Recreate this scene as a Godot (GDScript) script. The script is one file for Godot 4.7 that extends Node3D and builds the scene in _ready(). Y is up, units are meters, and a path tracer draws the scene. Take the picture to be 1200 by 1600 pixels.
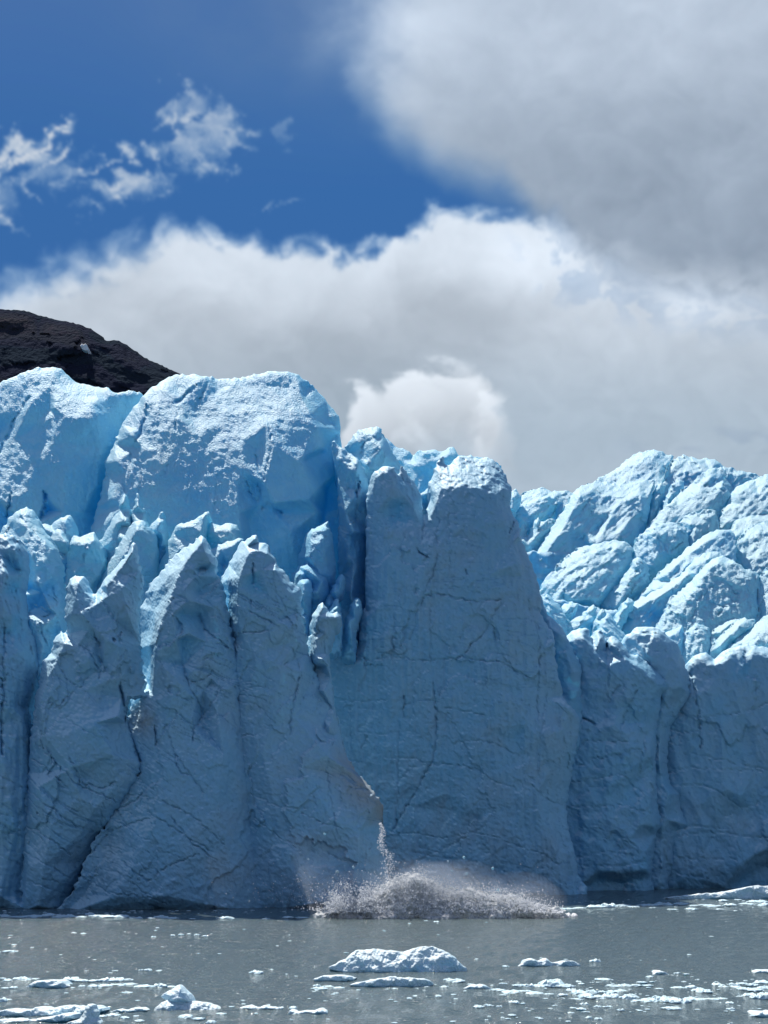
extends Node3D
# A glacier front calving into a silty lake. One unit is one metre, the lake lies at y = 0, the boat's deck is 10 m above it.

const FOCAL := 2320.0
const HORIZON := 1290.0
const EYE := Vector3(0, 9.7, 0)

var tilt := atan((HORIZON - 800.0) / FOCAL)
var ct := cos(tilt)
var st := sin(tilt)
var n_big := FastNoiseLite.new()
var n_mid := FastNoiseLite.new()
var n_cup := FastNoiseLite.new()
var n_plate := FastNoiseLite.new()
var n_flute := FastNoiseLite.new()
var n_line := FastNoiseLite.new()
var n_tint := FastNoiseLite.new()
var n_cloud := FastNoiseLite.new()
var n_puff := FastNoiseLite.new()
var mats := {}
var rng := RandomNumberGenerator.new()


func _ready():
	# ---- camera, sky, sun, exposure
	var cam := Camera3D.new()
	cam.name = "camera"
	cam.position = EYE
	cam.rotation.x = tilt
	cam.fov = rad_to_deg(2.0 * atan(800.0 / FOCAL))
	cam.near = 0.5
	cam.far = 9000.0
	add_child(cam)
	cam.current = true
	noises()
	var env := Environment.new()
	env.background_mode = Environment.BG_SKY
	var sky := Sky.new()
	var pan := PanoramaSkyMaterial.new()
	pan.panorama = ImageTexture.create_from_image(paint_sky())
	pan.energy_multiplier = 1.0
	sky.sky_material = pan
	env.sky = sky
	env.background_energy_multiplier = 0.714
	env.tonemap_mode = Environment.TONE_MAPPER_LINEAR
	env.tonemap_exposure = 1.4
	env.volumetric_fog_enabled = true
	env.volumetric_fog_density = 0.0
	env.sdfgi_enabled = true
	env.ssao_enabled = true
	env.ssil_enabled = true
	var we := WorldEnvironment.new()
	we.name = "world_environment"
	we.environment = env
	add_child(we)
	var sun := DirectionalLight3D.new()
	sun.name = "sun"
	sun.light_energy = SUN_ENERGY
	sun.light_color = Color(1.0, 0.975, 0.935)
	sun.light_angular_distance = 0.5
	sun.shadow_enabled = true
	sun.look_at_from_position(SUN_TOWARDS * 100.0, Vector3.ZERO)
	add_child(sun)
	materials()
	water()
	glacier_body()
	mountain()
	left_massif()
	left_middle()
	front_left()
	centre()
	right_front()
	right_field()
	icebergs()
	splash()
	print("triangles ", triangles)

const SUN_ENERGY := 1.6
const SUN_TOWARDS := Vector3(-0.27, 0.85, -0.45)


func noises():
	var set_up := func(n: FastNoiseLite, kind: int, seed_: int, freq: float, fractal: int, oct: int):
		n.noise_type = kind
		n.seed = seed_
		n.frequency = freq
		n.fractal_type = fractal
		n.fractal_octaves = oct
	set_up.call(n_big, FastNoiseLite.TYPE_SIMPLEX, 11, 1.0 / 13.0, FastNoiseLite.FRACTAL_RIDGED, 3)
	set_up.call(n_mid, FastNoiseLite.TYPE_SIMPLEX, 23, 1.0 / 4.5, FastNoiseLite.FRACTAL_FBM, 4)
	set_up.call(n_cup, FastNoiseLite.TYPE_CELLULAR, 31, 1.0 / 1.1, FastNoiseLite.FRACTAL_NONE, 1)
	n_cup.cellular_return_type = FastNoiseLite.RETURN_DISTANCE
	set_up.call(n_plate, FastNoiseLite.TYPE_CELLULAR, 37, 1.0 / 6.0, FastNoiseLite.FRACTAL_NONE, 1)
	n_plate.cellular_return_type = FastNoiseLite.RETURN_CELL_VALUE
	n_plate.cellular_jitter = 1.0
	set_up.call(n_flute, FastNoiseLite.TYPE_SIMPLEX, 41, 1.0, FastNoiseLite.FRACTAL_FBM, 3)
	set_up.call(n_line, FastNoiseLite.TYPE_SIMPLEX, 53, 1.0 / 16.0, FastNoiseLite.FRACTAL_FBM, 4)
	set_up.call(n_tint, FastNoiseLite.TYPE_SIMPLEX, 67, 1.0 / 9.0, FastNoiseLite.FRACTAL_FBM, 4)
	set_up.call(n_cloud, FastNoiseLite.TYPE_SIMPLEX, 71, 1.0, FastNoiseLite.FRACTAL_FBM, 6)
	set_up.call(n_puff, FastNoiseLite.TYPE_SIMPLEX, 83, 1.0, FastNoiseLite.FRACTAL_RIDGED, 5)


func ray(x: float, y: float) -> Vector3:
	var b := (800.0 - y) / FOCAL
	var back := ct - st * b
	return Vector3((x - 600.0) / FOCAL / back, (ct * b + st) / back, -1.0)


func at(x: float, y: float, d: float) -> Vector3:
	return EYE + ray(x, y) * d


func on_water(x: float, y: float) -> Vector3:
	var r := ray(x, y)
	return EYE + r * (-EYE.y / r.y)


# ---------------------------------------------------------------- naming

func tag(o: Node, label: String, category := "", group := "", kind := "") -> Node:
	if label != "":
		o.set_meta("label", label)
	if category != "":
		o.set_meta("category", category)
	if group != "":
		o.set_meta("group", group)
	if kind != "":
		o.set_meta("kind", kind)
	return o


func numbered(called: String) -> String:
	if not has_node(called):
		return called
	var i := 1
	while has_node("%s_%03d" % [called, i]):
		i += 1
	return "%s_%03d" % [called, i]


func place(o: Node3D, called: String, parent: Node = null):
	if parent == null:
		o.name = numbered(called)
		add_child(o)
	else:
		o.name = called
		parent.add_child(o, true)


# ---------------------------------------------------------------- sky

func ramp(xs: Array, x: float) -> float:
	# piecewise smooth curve through [x0, y0, x1, y1, ...]
	if x <= xs[0]:
		return xs[1]
	var i := 2
	while i < xs.size():
		if x <= xs[i]:
			var t: float = (x - xs[i - 2]) / (xs[i] - xs[i - 2])
			t = t * t * (3.0 - 2.0 * t)
			return lerpf(xs[i - 1], xs[i + 1], t)
		i += 2
	return xs[xs.size() - 1]


func cover(c: Color, over: Color, a: float) -> Color:
	return c.lerp(over, clampf(a, 0.0, 1.0))


func sky_here(u: float, v: float) -> Color:
	# u, v: how far right of and below the middle of the view a direction lies, in 1600ths of the frame's height, on the plane square to the view
	var fx := n_cloud.get_noise_2d(u * 0.0036 + 7.0, v * 0.0046)
	var fy := n_cloud.get_noise_2d(u * 0.0036, v * 0.0046 + 31.0)
	var fine := n_cloud.get_noise_2d(u * 0.012 + 50.0 + fx * 0.6, v * 0.015 + fy * 0.6)
	var wisp := n_puff.get_noise_2d(u * 0.008 + 90.0 + fy, v * 0.009 + fx)
	var x := u + fx * 46.0 + fine * 16.0
	var y := v + fy * 46.0 + fine * 18.0
	var c := Color(0.225, 0.42, 0.665).lerp(Color(0.30, 0.45, 0.67), clampf((230.0 - v) / 300.0, 0.0, 1.0))
	# thin veil towards the top and the right
	c = cover(c, Color(0.52, 0.59, 0.70), 0.32 * smoothstep(40.0, 560.0, u) * smoothstep(330.0, 20.0, v) * (0.8 + 0.5 * fx))
	# torn scraps of cloud
	for s in [[40.0, 232.0, 110.0, 56.0, 1.25], [-10.0, 300.0, 80.0, 66.0, 1.05], [85.0, 272.0, 80.0, 66.0, 0.6], [210.0, 285.0, 112.0, 66.0, 1.1], [322.0, 225.0, 82.0, 68.0, 0.85], [282.0, 168.0, 44.0, 44.0, 0.7], [432.0, 212.0, 38.0, 28.0, 0.36], [428.0, 326.0, 26.0, 10.0, 0.4], [-80.0, 240.0, 60.0, 70.0, 0.9]]:
		var dx: float = (u + fx * 40.0 + fine * 26.0 - s[0]) / s[2]
		var dy: float = (v + fy * 40.0 + fine * 26.0 - s[1]) / s[3]
		var q := 1.0 - sqrt(dx * dx + dy * dy)
		if q > 0.0:
			var a: float = smoothstep(0.0, 0.75, q + 0.5 * (wisp - 0.15) + 0.5 * fine) * smoothstep(0.0, 0.22, q) * s[4]
			c = cover(c, Color(0.80, 0.835, 0.88), a * (0.62 + 0.25 * wisp))
	# the great grey cloud at the upper right
	var low := ramp([520.0, 120.0, 570.0, 190.0, 640.0, 246.0, 700.0, 274.0, 780.0, 312.0, 850.0, 386.0, 950.0, 466.0, 1060.0, 505.0, 1250.0, 520.0], u + fx * 22.0 + fine * 8.0)
	var soft := 84.0
	var upper := smoothstep(-36.0, soft, low - v - fy * 22.0 - fine * 10.0) * smoothstep(-130.0, 95.0, u + fx * 26.0 + fine * 10.0 - 566.0 - 20.0 * smoothstep(150.0, 0.0, v))
	var grey := 0.70 + 0.10 * smoothstep(260.0, 30.0, v + 0.10 * u - 60.0) - 0.055 * smoothstep(150.0, 420.0, v) * smoothstep(640.0, 1000.0, u) + fx * 0.045 + fine * 0.022
	grey += 0.035 * smoothstep(170.0, 20.0, absf(x - 640.0)) * smoothstep(330.0, 120.0, v)
	c = cover(c, Color(grey - 0.04, grey + 0.012, grey + 0.075), upper * 0.94)
	# the long bank over the ice
	var top := ramp([-100.0, 440.0, 40.0, 404.0, 120.0, 372.0, 200.0, 356.0, 290.0, 348.0, 370.0, 360.0, 430.0, 378.0, 500.0, 389.0, 570.0, 387.0, 622.0, 374.0, 640.0, 344.0, 668.0, 328.0, 720.0, 327.0, 790.0, 318.0, 830.0, 334.0, 880.0, 348.0, 960.0, 372.0, 1060.0, 394.0, 1260.0, 405.0], u + fx * 26.0 + fine * 14.0)
	var edge := lerpf(30.0, 100.0, clampf(smoothstep(330.0, 120.0, u) + smoothstep(840.0, 1000.0, u), 0.0, 1.0))
	var puffy := v + fine * 22.0 + fy * 14.0 - wisp * 4.0 - top
	var bank := smoothstep(-10.0, edge, puffy)
	bank *= 1.0 - 0.25 * smoothstep(0.1, 0.55, fine + 0.6 * fx + 0.12) * smoothstep(120.0, 20.0, absf(puffy - 45.0)) * smoothstep(760.0, 900.0, u)
	var b := 0.885 - 0.11 * smoothstep(20.0, 190.0, v - top + fx * 60.0) + fine * 0.02
	b += 0.05 * smoothstep(110.0, 0.0, absf(v - 410.0)) * smoothstep(260.0, 0.0, absf(u - 750.0))
	b -= 0.055 * smoothstep(90.0, 0.0, Vector2((u - 740.0) * 0.6, v - 492.0 + fx * 30.0).length())
	b -= 0.06 * smoothstep(240.0, 0.0, Vector2((u - 520.0) * 0.7, v - 580.0).length())
	b += 0.03 * smoothstep(200.0, 0.0, Vector2((u - 950.0) * 0.5, v - 480.0).length())
	b -= 0.02 * smoothstep(500.0, 700.0, v)
	c = cover(c, Color(b - 0.04 - 0.035 * smoothstep(470.0, 700.0, v), b + 0.004 - 0.012 * smoothstep(470.0, 700.0, v), b + 0.055), bank)
	var hole := smoothstep(0.0, 0.35, n_cloud.get_noise_2d(u * 0.004 + 400.0, v * 0.011 + 9.0)) * smoothstep(640.0, 700.0, v) * smoothstep(900.0, 1100.0, u)
	c = cover(c, Color(0.52, 0.60, 0.71), hole * 0.3)
	# the small heap cloud behind the ice
	var hx := u - 660.0 + fine * 22.0 + fx * 14.0
	var heap_top := ramp([-135.0, 80.0, -110.0, 46.0, -85.0, 22.0, -40.0, 8.0, 10.0, 2.0, 30.0, -8.0, 62.0, -10.0, 85.0, 2.0, 98.0, 26.0, 128.0, 38.0, 140.0, 74.0], hx) + 578.0
	var heap := smoothstep(-8.0, 22.0, v + fine * 20.0 + fy * 8.0 - heap_top) * smoothstep(150.0, 110.0, absf(hx)) * smoothstep(180.0, 60.0, v - heap_top)
	var hb := 0.935 - 0.10 * smoothstep(6.0, 86.0, v - heap_top + fine * 40.0) + 0.09 * fine
	c = cover(c, Color(hb - 0.04, hb - 0.005, hb + 0.035), heap * 0.96)
	return c


func sky_there(dir: Vector3) -> Color:
	# the same weather, elsewhere: blue gaps, bright tops and grey bellies
	var h := maxf(dir.y, 0.0)
	var p := Vector3(dir.x, dir.y * 1.6, dir.z) * 2.1
	var a := n_cloud.get_noise_3dv(p)
	var f := n_cloud.get_noise_3dv(p * 4.0 + Vector3(5, 3, 1))
	var c := Color(0.30, 0.45, 0.68).lerp(Color(0.19, 0.36, 0.62), clampf(h * 1.4, 0.0, 1.0))
	var bank := smoothstep(-0.14, 0.20, a + 0.28 * f + 0.30 * smoothstep(0.45, 0.1, h))
	var g := 0.70 + 0.16 * f - 0.10 * a
	c = cover(c, Color(g - 0.03, g, g + 0.05), bank * 0.95)
	return c


func paint_sky() -> Image:
	var w := 1024
	var im := Image.create(w, w / 2, false, Image.FORMAT_RGB8)
	for j in w / 2:
		var el := PI * (0.5 - (j + 0.5) / (w / 2.0))
		for i in w:
			if el < -0.02:
				im.set_pixel(i, j, Color(0.44, 0.49, 0.54))
				continue
			var az := TAU * (i + 0.5) / w
			im.set_pixel(i, j, sky_there(Vector3(sin(az) * cos(el), sin(el), -cos(az) * cos(el))))
	var big := 4096
	im.resize(big, big / 2, Image.INTERPOLATE_CUBIC)
	# finer where these clouds have been looked at closely
	var i0 := -int(big * 24.0 / 360.0)
	var i1 := -i0
	var j0 := int(big / 2.0 * (0.5 - 42.0 / 180.0))
	var j1 := int(big / 2.0 * 0.5)
	for j in range(j0, j1):
		var el := PI * (0.5 - (j + 0.5) / (big / 2.0))
		for col in range(i0, i1):
			var az := TAU * (col + 0.5) / big
			var i := posmod(col, big)
			var dir := Vector3(sin(az) * cos(el), sin(el), -cos(az) * cos(el))
			var front := -(dir.y * -st + dir.z * ct) 
			var up := dir.y * ct + dir.z * st
			if front < 0.2:
				continue
			var u := 600.0 + FOCAL * dir.x / front
			var v := 800.0 - FOCAL * up / front
			var inside := smoothstep(-190.0, -50.0, u) * smoothstep(1390.0, 1250.0, u) * smoothstep(-190.0, -50.0, v)
			if inside <= 0.0:
				continue
			var c := sky_here(u, v)
			if inside < 1.0:
				c = im.get_pixel(i, j).lerp(c, inside)
			im.set_pixel(i, j, c)
	return im


# ---------------------------------------------------------------- materials

func lin(r: float, g: float, b: float) -> Color:
	return Color(r, g, b).linear_to_srgb()


func noise_image(size: int, kind: int, seed_: int, freq: float, oct: int, fractal := FastNoiseLite.FRACTAL_FBM, ret := FastNoiseLite.RETURN_DISTANCE) -> ImageTexture:
	var n := FastNoiseLite.new()
	n.noise_type = kind
	n.seed = seed_
	n.frequency = freq
	n.fractal_octaves = oct
	n.fractal_type = fractal
	n.cellular_return_type = ret
	return ImageTexture.create_from_image(n.get_seamless_image(size, size, false, false, 0.12))


func materials():
	var cups := noise_image(1024, FastNoiseLite.TYPE_CELLULAR, 5, 0.035, 3)
	var fbm := noise_image(1024, FastNoiseLite.TYPE_SIMPLEX, 9, 0.02, 6)
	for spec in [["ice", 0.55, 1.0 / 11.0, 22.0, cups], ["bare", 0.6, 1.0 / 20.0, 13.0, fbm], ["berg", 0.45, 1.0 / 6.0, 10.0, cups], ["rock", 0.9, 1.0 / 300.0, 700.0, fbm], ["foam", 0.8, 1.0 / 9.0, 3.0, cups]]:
		var m := StandardMaterial3D.new()
		m.resource_name = spec[0]
		m.vertex_color_use_as_albedo = true
		m.roughness = spec[1]
		m.metallic_specular = 0.38
		m.uv1_triplanar = true
		m.uv1_world_triplanar = true
		m.uv1_scale = Vector3.ONE * spec[2]
		m.heightmap_enabled = true
		m.heightmap_scale = spec[3]
		m.heightmap_texture = spec[4]
		mats[spec[0]] = m
	mats.rock.metallic_specular = 0.0
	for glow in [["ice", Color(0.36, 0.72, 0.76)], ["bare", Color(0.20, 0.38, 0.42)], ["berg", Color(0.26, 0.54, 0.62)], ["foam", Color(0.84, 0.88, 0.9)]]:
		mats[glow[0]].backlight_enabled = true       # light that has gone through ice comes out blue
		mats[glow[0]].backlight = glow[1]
	var thin: StandardMaterial3D = mats.ice.duplicate()
	thin.resource_name = "thin_ice"
	thin.backlight_enabled = true
	thin.backlight = Color(0.85, 0.9, 0.9)
	mats.thin = thin


# ---------------------------------------------------------------- ice

func parse(text: String, z0: float, b0: float) -> Array:
	# "x,y[,z[,b]] ..." -> [points, how far each stands out, how blue each is]
	var p := PackedVector2Array()
	var z := PackedFloat32Array()
	var b := PackedFloat32Array()
	for word in text.split(" ", false):
		var v := word.split(",")
		p.append(Vector2(v[0].to_float(), v[1].to_float()))
		z.append(v[2].to_float() if v.size() > 2 and v[2] != "" else z0)
		b.append(v[3].to_float() if v.size() > 3 else b0)
	return [p, z, b]


func smoothed(p: PackedVector2Array, closed: bool, piece: float, jag: float, round_: float) -> Array:
	# a denser, slightly ragged line through the points: [points, number of the point before, share of the way]
	var q := PackedVector2Array()
	var from := PackedInt32Array()
	var share := PackedFloat32Array()
	var n := p.size()
	for i in (n if closed else n - 1):
		var a := p[i]
		var b := p[(i + 1) % n]
		var a0 := p[(i - 1 + n) % n] if closed or i > 0 else a
		var b1 := p[(i + 2) % n] if closed or i + 2 < n else b
		var steps := maxi(1, int(a.distance_to(b) / piece))
		var across := (b - a).orthogonal().normalized()
		for k in steps:
			var t := float(k) / steps
			var c := a.lerp(b, t).lerp(a.cubic_interpolate(b, a0, b1, t), round_)
			if jag > 0.0:
				var w := (n_line.get_noise_2d(c.x * 3.2, c.y * 3.2) * 2.2 + 0.7 * n_line.get_noise_2d(c.x * 10.0 + 50.0, c.y * 10.0)) * jag
				c += across * w * (1.0 if not closed else minf(1.0, 4.0 * t * (1.0 - t) + 0.35))
			q.append(c)
			from.append(i)
			share.append(t)
	if not closed:
		q.append(p[n - 1])
		from.append(n - 1)
		share.append(0.0)
	return [q, from, share]


func ice(spec: Dictionary, parent: Node3D = null) -> MeshInstance3D:
	var depth: float = spec.d
	var s: float = spec.get("step", 2.0)
	var metre := FOCAL / depth                       # how many units of the drawing one metre takes there
	var blue0: float = spec.get("b", 0.2)
	var outline := parse(spec.o, spec.get("e", 0.0), blue0)
	var inner := parse(spec.get("p", ""), 0.0, blue0)
	var zs: float = spec.get("zscale", 1.0)
	for i in outline[1].size():
		outline[1][i] *= zs
	for i in inner[1].size():
		inner[1][i] *= zs
	var lean_x: float = spec.get("tilt", [0.0, 0.0])[0] / metre
	var lean_y: float = spec.get("tilt", [0.0, 0.0])[1] / metre
	if lean_x != 0.0 or lean_y != 0.0:
		# the whole face turned: right side and foot further out
		var c0 := Vector2.ZERO
		for v in outline[0]:
			c0 += v
		c0 /= outline[0].size()
		for part in [outline, inner]:
			for i in part[0].size():
				part[1][i] += clampf((part[0][i].x - c0.x) * lean_x, -4.0, 4.0) + clampf((part[0][i].y - c0.y) * lean_y, -4.0, 4.0)
	if spec.has("lift"):
		# the upper part stands out more: [from, to, by]
		var up: Array = spec.lift
		for i in inner[0].size():
			inner[1][i] += up[2] * clampf((up[1] - inner[0][i].y) / (up[1] - up[0]), 0.0, 1.0)
	var rim := smoothed(outline[0], true, 4.0, spec.get("jag", 1.6), spec.get("curve", 0.6))
	var rp: PackedVector2Array = rim[0]
	var oz: PackedFloat32Array = outline[1]
	var ob: PackedFloat32Array = outline[2]
	var on := oz.size()
	var m := rp.size()
	var lo := rp[0]
	var hi := rp[0]
	for v in rp:
		lo = lo.min(v)
		hi = hi.max(v)
	lo -= Vector2(s, s) * 2.0
	var nx := int((hi.x - lo.x) / s) + 4
	var ny := int((hi.y - lo.y) / s) + 4
	var count := nx * ny
	# nearest point of the outline for each grid point
	var near := PackedVector2Array()
	near.resize(count)
	var dist := PackedFloat32Array()
	dist.resize(count)
	dist.fill(1e9)
	var z := PackedFloat32Array()
	z.resize(count)
	var blue := PackedFloat32Array()
	blue.resize(count)
	var known := PackedByteArray()
	known.resize(count)
	for i in m:
		var a := rp[i]
		var b := rp[(i + 1) % m]
		var f: int = rim[1][i]
		var f2: int = (f + 1) % on
		var t: float = rim[2][i]
		var za := lerpf(oz[f], oz[f2], t)
		var ba := lerpf(ob[f], ob[f2], t)
		var x0 := clampi(int((minf(a.x, b.x) - lo.x) / s) - 1, 0, nx - 1)
		var x1 := clampi(int((maxf(a.x, b.x) - lo.x) / s) + 2, 0, nx - 1)
		var y0 := clampi(int((minf(a.y, b.y) - lo.y) / s) - 1, 0, ny - 1)
		var y1 := clampi(int((maxf(a.y, b.y) - lo.y) / s) + 2, 0, ny - 1)
		var ab := b - a
		var ll := maxf(ab.length_squared(), 1e-6)
		for gy in range(y0, y1 + 1):
			for gx in range(x0, x1 + 1):
				var q := lo + Vector2(gx, gy) * s
				var k := clampf((q - a).dot(ab) / ll, 0.0, 1.0)
				var c := a + ab * k
				var dd := q.distance_squared_to(c)
				var id := gy * nx + gx
				if dd < dist[id]:
					dist[id] = dd
					near[id] = c
					z[id] = za
					blue[id] = ba
					known[id] = 1
	for turn in 2:
		for row in ny:
			var gy: int = row if turn == 0 else ny - 1 - row
			for col in nx:
				var gx: int = col if turn == 0 else nx - 1 - col
				var id := gy * nx + gx
				var q := lo + Vector2(gx, gy) * s
				var sgn := -1 if turn == 0 else 1
				for o in [Vector2i(sgn, 0), Vector2i(0, sgn), Vector2i(sgn, sgn), Vector2i(-sgn, sgn)]:
					var hx: int = gx + o.x
					var hy: int = gy + o.y
					if hx < 0 or hy < 0 or hx >= nx or hy >= ny:
						continue
					var h := hy * nx + hx
					if dist[h] < 1e8:
						var dd := q.distance_squared_to(near[h])
						if dd < dist[id]:
							dist[id] = dd
							near[id] = near[h]
							if not known[id]:
								z[id] = z[h]
								blue[id] = blue[h]
	# inside or outside
	var inside := PackedByteArray()
	inside.resize(count)
	for gy in ny:
		var y := lo.y + gy * s
		var xs := PackedFloat32Array()
		for i in m:
			var a := rp[i]
			var b := rp[(i + 1) % m]
			if (a.y > y) != (b.y > y):
				xs.append(a.x + (y - a.y) / (b.y - a.y) * (b.x - a.x))
		xs.sort()
		for k in range(0, xs.size() - 1, 2):
			var g0 := maxi(0, int(ceil((xs[k] - lo.x) / s)))
			var g1 := mini(nx - 1, int((xs[k + 1] - lo.x) / s))
			for gx in range(g0, g1 + 1):
				inside[gy * nx + gx] = 1
	# planes between the given points
	var tp: PackedVector2Array = outline[0] + inner[0]
	var tz: PackedFloat32Array = outline[1] + inner[1]
	var tb: PackedFloat32Array = outline[2] + inner[2]
	var tri := Geometry2D.triangulate_delaunay(tp)
	for t in range(0, tri.size(), 3):
		var ia := tri[t]
		var ib := tri[t + 1]
		var ic := tri[t + 2]
		var a := tp[ia]
		var b := tp[ib]
		var c := tp[ic]
		var det := (b.y - c.y) * (a.x - c.x) + (c.x - b.x) * (a.y - c.y)
		if absf(det) < 1e-5:
			continue
		var x0 := clampi(int((minf(a.x, minf(b.x, c.x)) - lo.x) / s), 0, nx - 1)
		var x1 := clampi(int((maxf(a.x, maxf(b.x, c.x)) - lo.x) / s) + 1, 0, nx - 1)
		var y0 := clampi(int((minf(a.y, minf(b.y, c.y)) - lo.y) / s), 0, ny - 1)
		var y1 := clampi(int((maxf(a.y, maxf(b.y, c.y)) - lo.y) / s) + 1, 0, ny - 1)
		for gy in range(y0, y1 + 1):
			var py := lo.y + gy * s - c.y
			for gx in range(x0, x1 + 1):
				var px := lo.x + gx * s - c.x
				var l0 := ((b.y - c.y) * px + (c.x - b.x) * py) / det
				var l1 := ((c.y - a.y) * px + (a.x - c.x) * py) / det
				var l2 := 1.0 - l0 - l1
				if l0 > -1e-4 and l1 > -1e-4 and l2 > -1e-4:
					var id := gy * nx + gx
					z[id] = l0 * tz[ia] + l1 * tz[ib] + l2 * tz[ic]
					blue[id] = l0 * tb[ia] + l1 * tb[ib] + l2 * tb[ic]
	for pass_ in int(spec.get("soft", 1)):
		var z2 := z.duplicate()
		for gy in range(1, ny - 1):
			for gx in range(1, nx - 1):
				var id := gy * nx + gx
				z2[id] = 0.25 * z[id] + 0.125 * (z[id - 1] + z[id + 1] + z[id - nx] + z[id + nx]) + 0.0625 * (z[id - nx - 1] + z[id - nx + 1] + z[id + nx - 1] + z[id + nx + 1])
		z = z2
	# cracks
	var crack := PackedFloat32Array()
	crack.resize(count)
	for line: String in spec.get("k", []):
		var cut := line.find(":")
		var head := line.substr(0, cut).split(",")
		var width := head[0].to_float()
		var deep := head[1].to_float() * 0.55
		var ck := smoothed(parse(line.substr(cut + 1), 0.0, 0.0)[0], false, 5.0, 1.5, 0.3)
		var cp: PackedVector2Array = ck[0]
		var cn := cp.size()
		for i in cn - 1:
			var a := cp[i]
			var b := cp[i + 1]
			var along := float(i) / cn
			var w := width * (0.55 + 0.9 * absf(n_line.get_noise_2d(a.x * 4.0, a.y * 4.0 + 77.0)) * 2.0) * clampf(8.0 * along * (1.0 - along) + 0.35, 0.0, 1.0)
			w = maxf(w * 0.42, 0.5)
			var gain := 0.5 + 0.6 * smoothstep(-0.3, 0.35, n_line.get_noise_2d(a.x * 1.3 + 300.0, a.y * 1.3))
			var x0 := clampi(int((minf(a.x, b.x) - w - lo.x) / s), 0, nx - 1)
			var x1 := clampi(int((maxf(a.x, b.x) + w - lo.x) / s) + 1, 0, nx - 1)
			var y0 := clampi(int((minf(a.y, b.y) - w - lo.y) / s), 0, ny - 1)
			var y1 := clampi(int((maxf(a.y, b.y) + w - lo.y) / s) + 1, 0, ny - 1)
			var ab := b - a
			var ll := maxf(ab.length_squared(), 1e-6)
			for gy in range(y0, y1 + 1):
				for gx in range(x0, x1 + 1):
					var q := lo + Vector2(gx, gy) * s
					var k := clampf((q - a).dot(ab) / ll, 0.0, 1.0)
					var g := deep * gain * smoothstep(1.0, 0.15, q.distance_to(a + ab * k) / (w + 0.45 * s))
					var id := gy * nx + gx
					if g > crack[id]:
						crack[id] = g
	# points in space
	var amp: float = spec.get("a", 1.0)
	var big_amp: float = spec.get("big", 0.6) * amp
	var mid_amp: float = spec.get("mid", 0.45) * amp
	var cup_amp: float = spec.get("cup", 0.34) * amp
	var flute: float = spec.get("flute", 0.0)
	var grain: float = spec.get("grain", 0.16) * amp
	var band: float = spec.get("band", 0.0)
	var band_turn := deg_to_rad(spec.get("dip", 0.0))
	var plate: float = spec.get("plate", 0.28) * amp
	var ns: float = 1.0 / float(spec.get("scale", 1.0))
	var lean: float = spec.get("lean", 0.0)          # how far the roughness runs slantwise instead of evenly
	var round_px: float = spec.get("rpx", 7.0)
	var round_m: float = spec.get("rm", 0.7)
	var palette: Array = PALETTES[spec.get("look", "ice")]
	var seen := PackedInt32Array()
	seen.resize(count)
	seen.fill(-1)
	var verts := PackedVector3Array()
	var cols := PackedColorArray()
	var border := PackedByteArray()
	var reach := s * s * 1.02
	for gy in ny:
		for gx in nx:
			var id := gy * nx + gx
			var is_in := inside[id] == 1
			if not is_in and dist[id] > reach:
				continue
			var q := lo + Vector2(gx, gy) * s if is_in else near[id]
			var away := sqrt(dist[id]) if is_in else 0.0
			var r := ray(q.x, q.y)
			var p := EYE + r * (depth - z[id])
			p *= ns
			var pn := p
			if lean != 0.0:
				pn = Vector3(p.x * (1.0 - 0.45 * absf(lean)) - p.y * lean, p.y * (1.0 - 0.45 * absf(lean)) + p.x * lean * 0.3, p.z)
				pn = Vector3(p.x + lean * p.y, (p.y - lean * p.x) * 0.45, p.z)
			var bump := big_amp * (n_big.get_noise_3dv(pn) - 0.1) + mid_amp * n_mid.get_noise_3dv(pn) + cup_amp * n_cup.get_noise_3dv(pn) + grain * n_mid.get_noise_3dv(pn * 6.5)
			if plate > 0.0:
				var wx := n_mid.get_noise_3d(p.x * 0.6, p.y * 0.6, p.z * 0.6) * 3.0
				var wy := n_mid.get_noise_3d(p.x * 0.6 + 40.0, p.y * 0.6, p.z * 0.6) * 3.0
				bump += plate * n_plate.get_noise_3d(pn.x + wx, (pn.y + wy) * 0.55 + pn.x * 0.2, pn.z * 0.4)
				bump += plate * 0.45 * n_plate.get_noise_3d((pn.x + wx * 0.6) * 2.7 + 90.0, (pn.y + wy * 0.6) * 1.6 - pn.x * 0.7, pn.z)
			if flute > 0.0:
				if lean != 0.0:      # runnels down the slope
					bump += flute * n_flute.get_noise_3d((p.x + signf(lean) * p.y) * 0.62, (p.y - signf(lean) * p.x) * 0.04, p.z * 0.3)
				else:
					bump += flute * n_flute.get_noise_3d(p.x * 0.8, p.y * 0.035, p.z * 0.8)
			var vein := 0.0
			if band > 0.0:
				# layers of old snow, bent and broken, showing as thin blue lines
				var along := p.x * cos(band_turn) - p.y * sin(band_turn)
				var up_ := p.y * cos(band_turn) + p.x * sin(band_turn) + 1.6 * n_mid.get_noise_3d(p.x * 0.28, p.y * 0.28, p.z * 0.1)
				var l := absf(n_flute.get_noise_2d(along * 0.022 + 9.0, up_ * 0.42))
				var l2 := absf(n_flute.get_noise_2d(along * 0.03 + 90.0, up_ * 0.9))
				vein = band * (smoothstep(0.06, 0.0, l) * smoothstep(-0.25, 0.3, n_tint.get_noise_3d(p.x * 0.5, p.y * 0.5, p.z * 0.5)) + 0.55 * smoothstep(0.05, 0.0, l2) * smoothstep(0.0, 0.35, n_tint.get_noise_3d(p.x * 0.6 + 80.0, p.y * 0.6, p.z * 0.6)))
				bump -= 0.16 * vein
			var t := clampf(1.0 - away / round_px, 0.0, 1.0)
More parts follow.
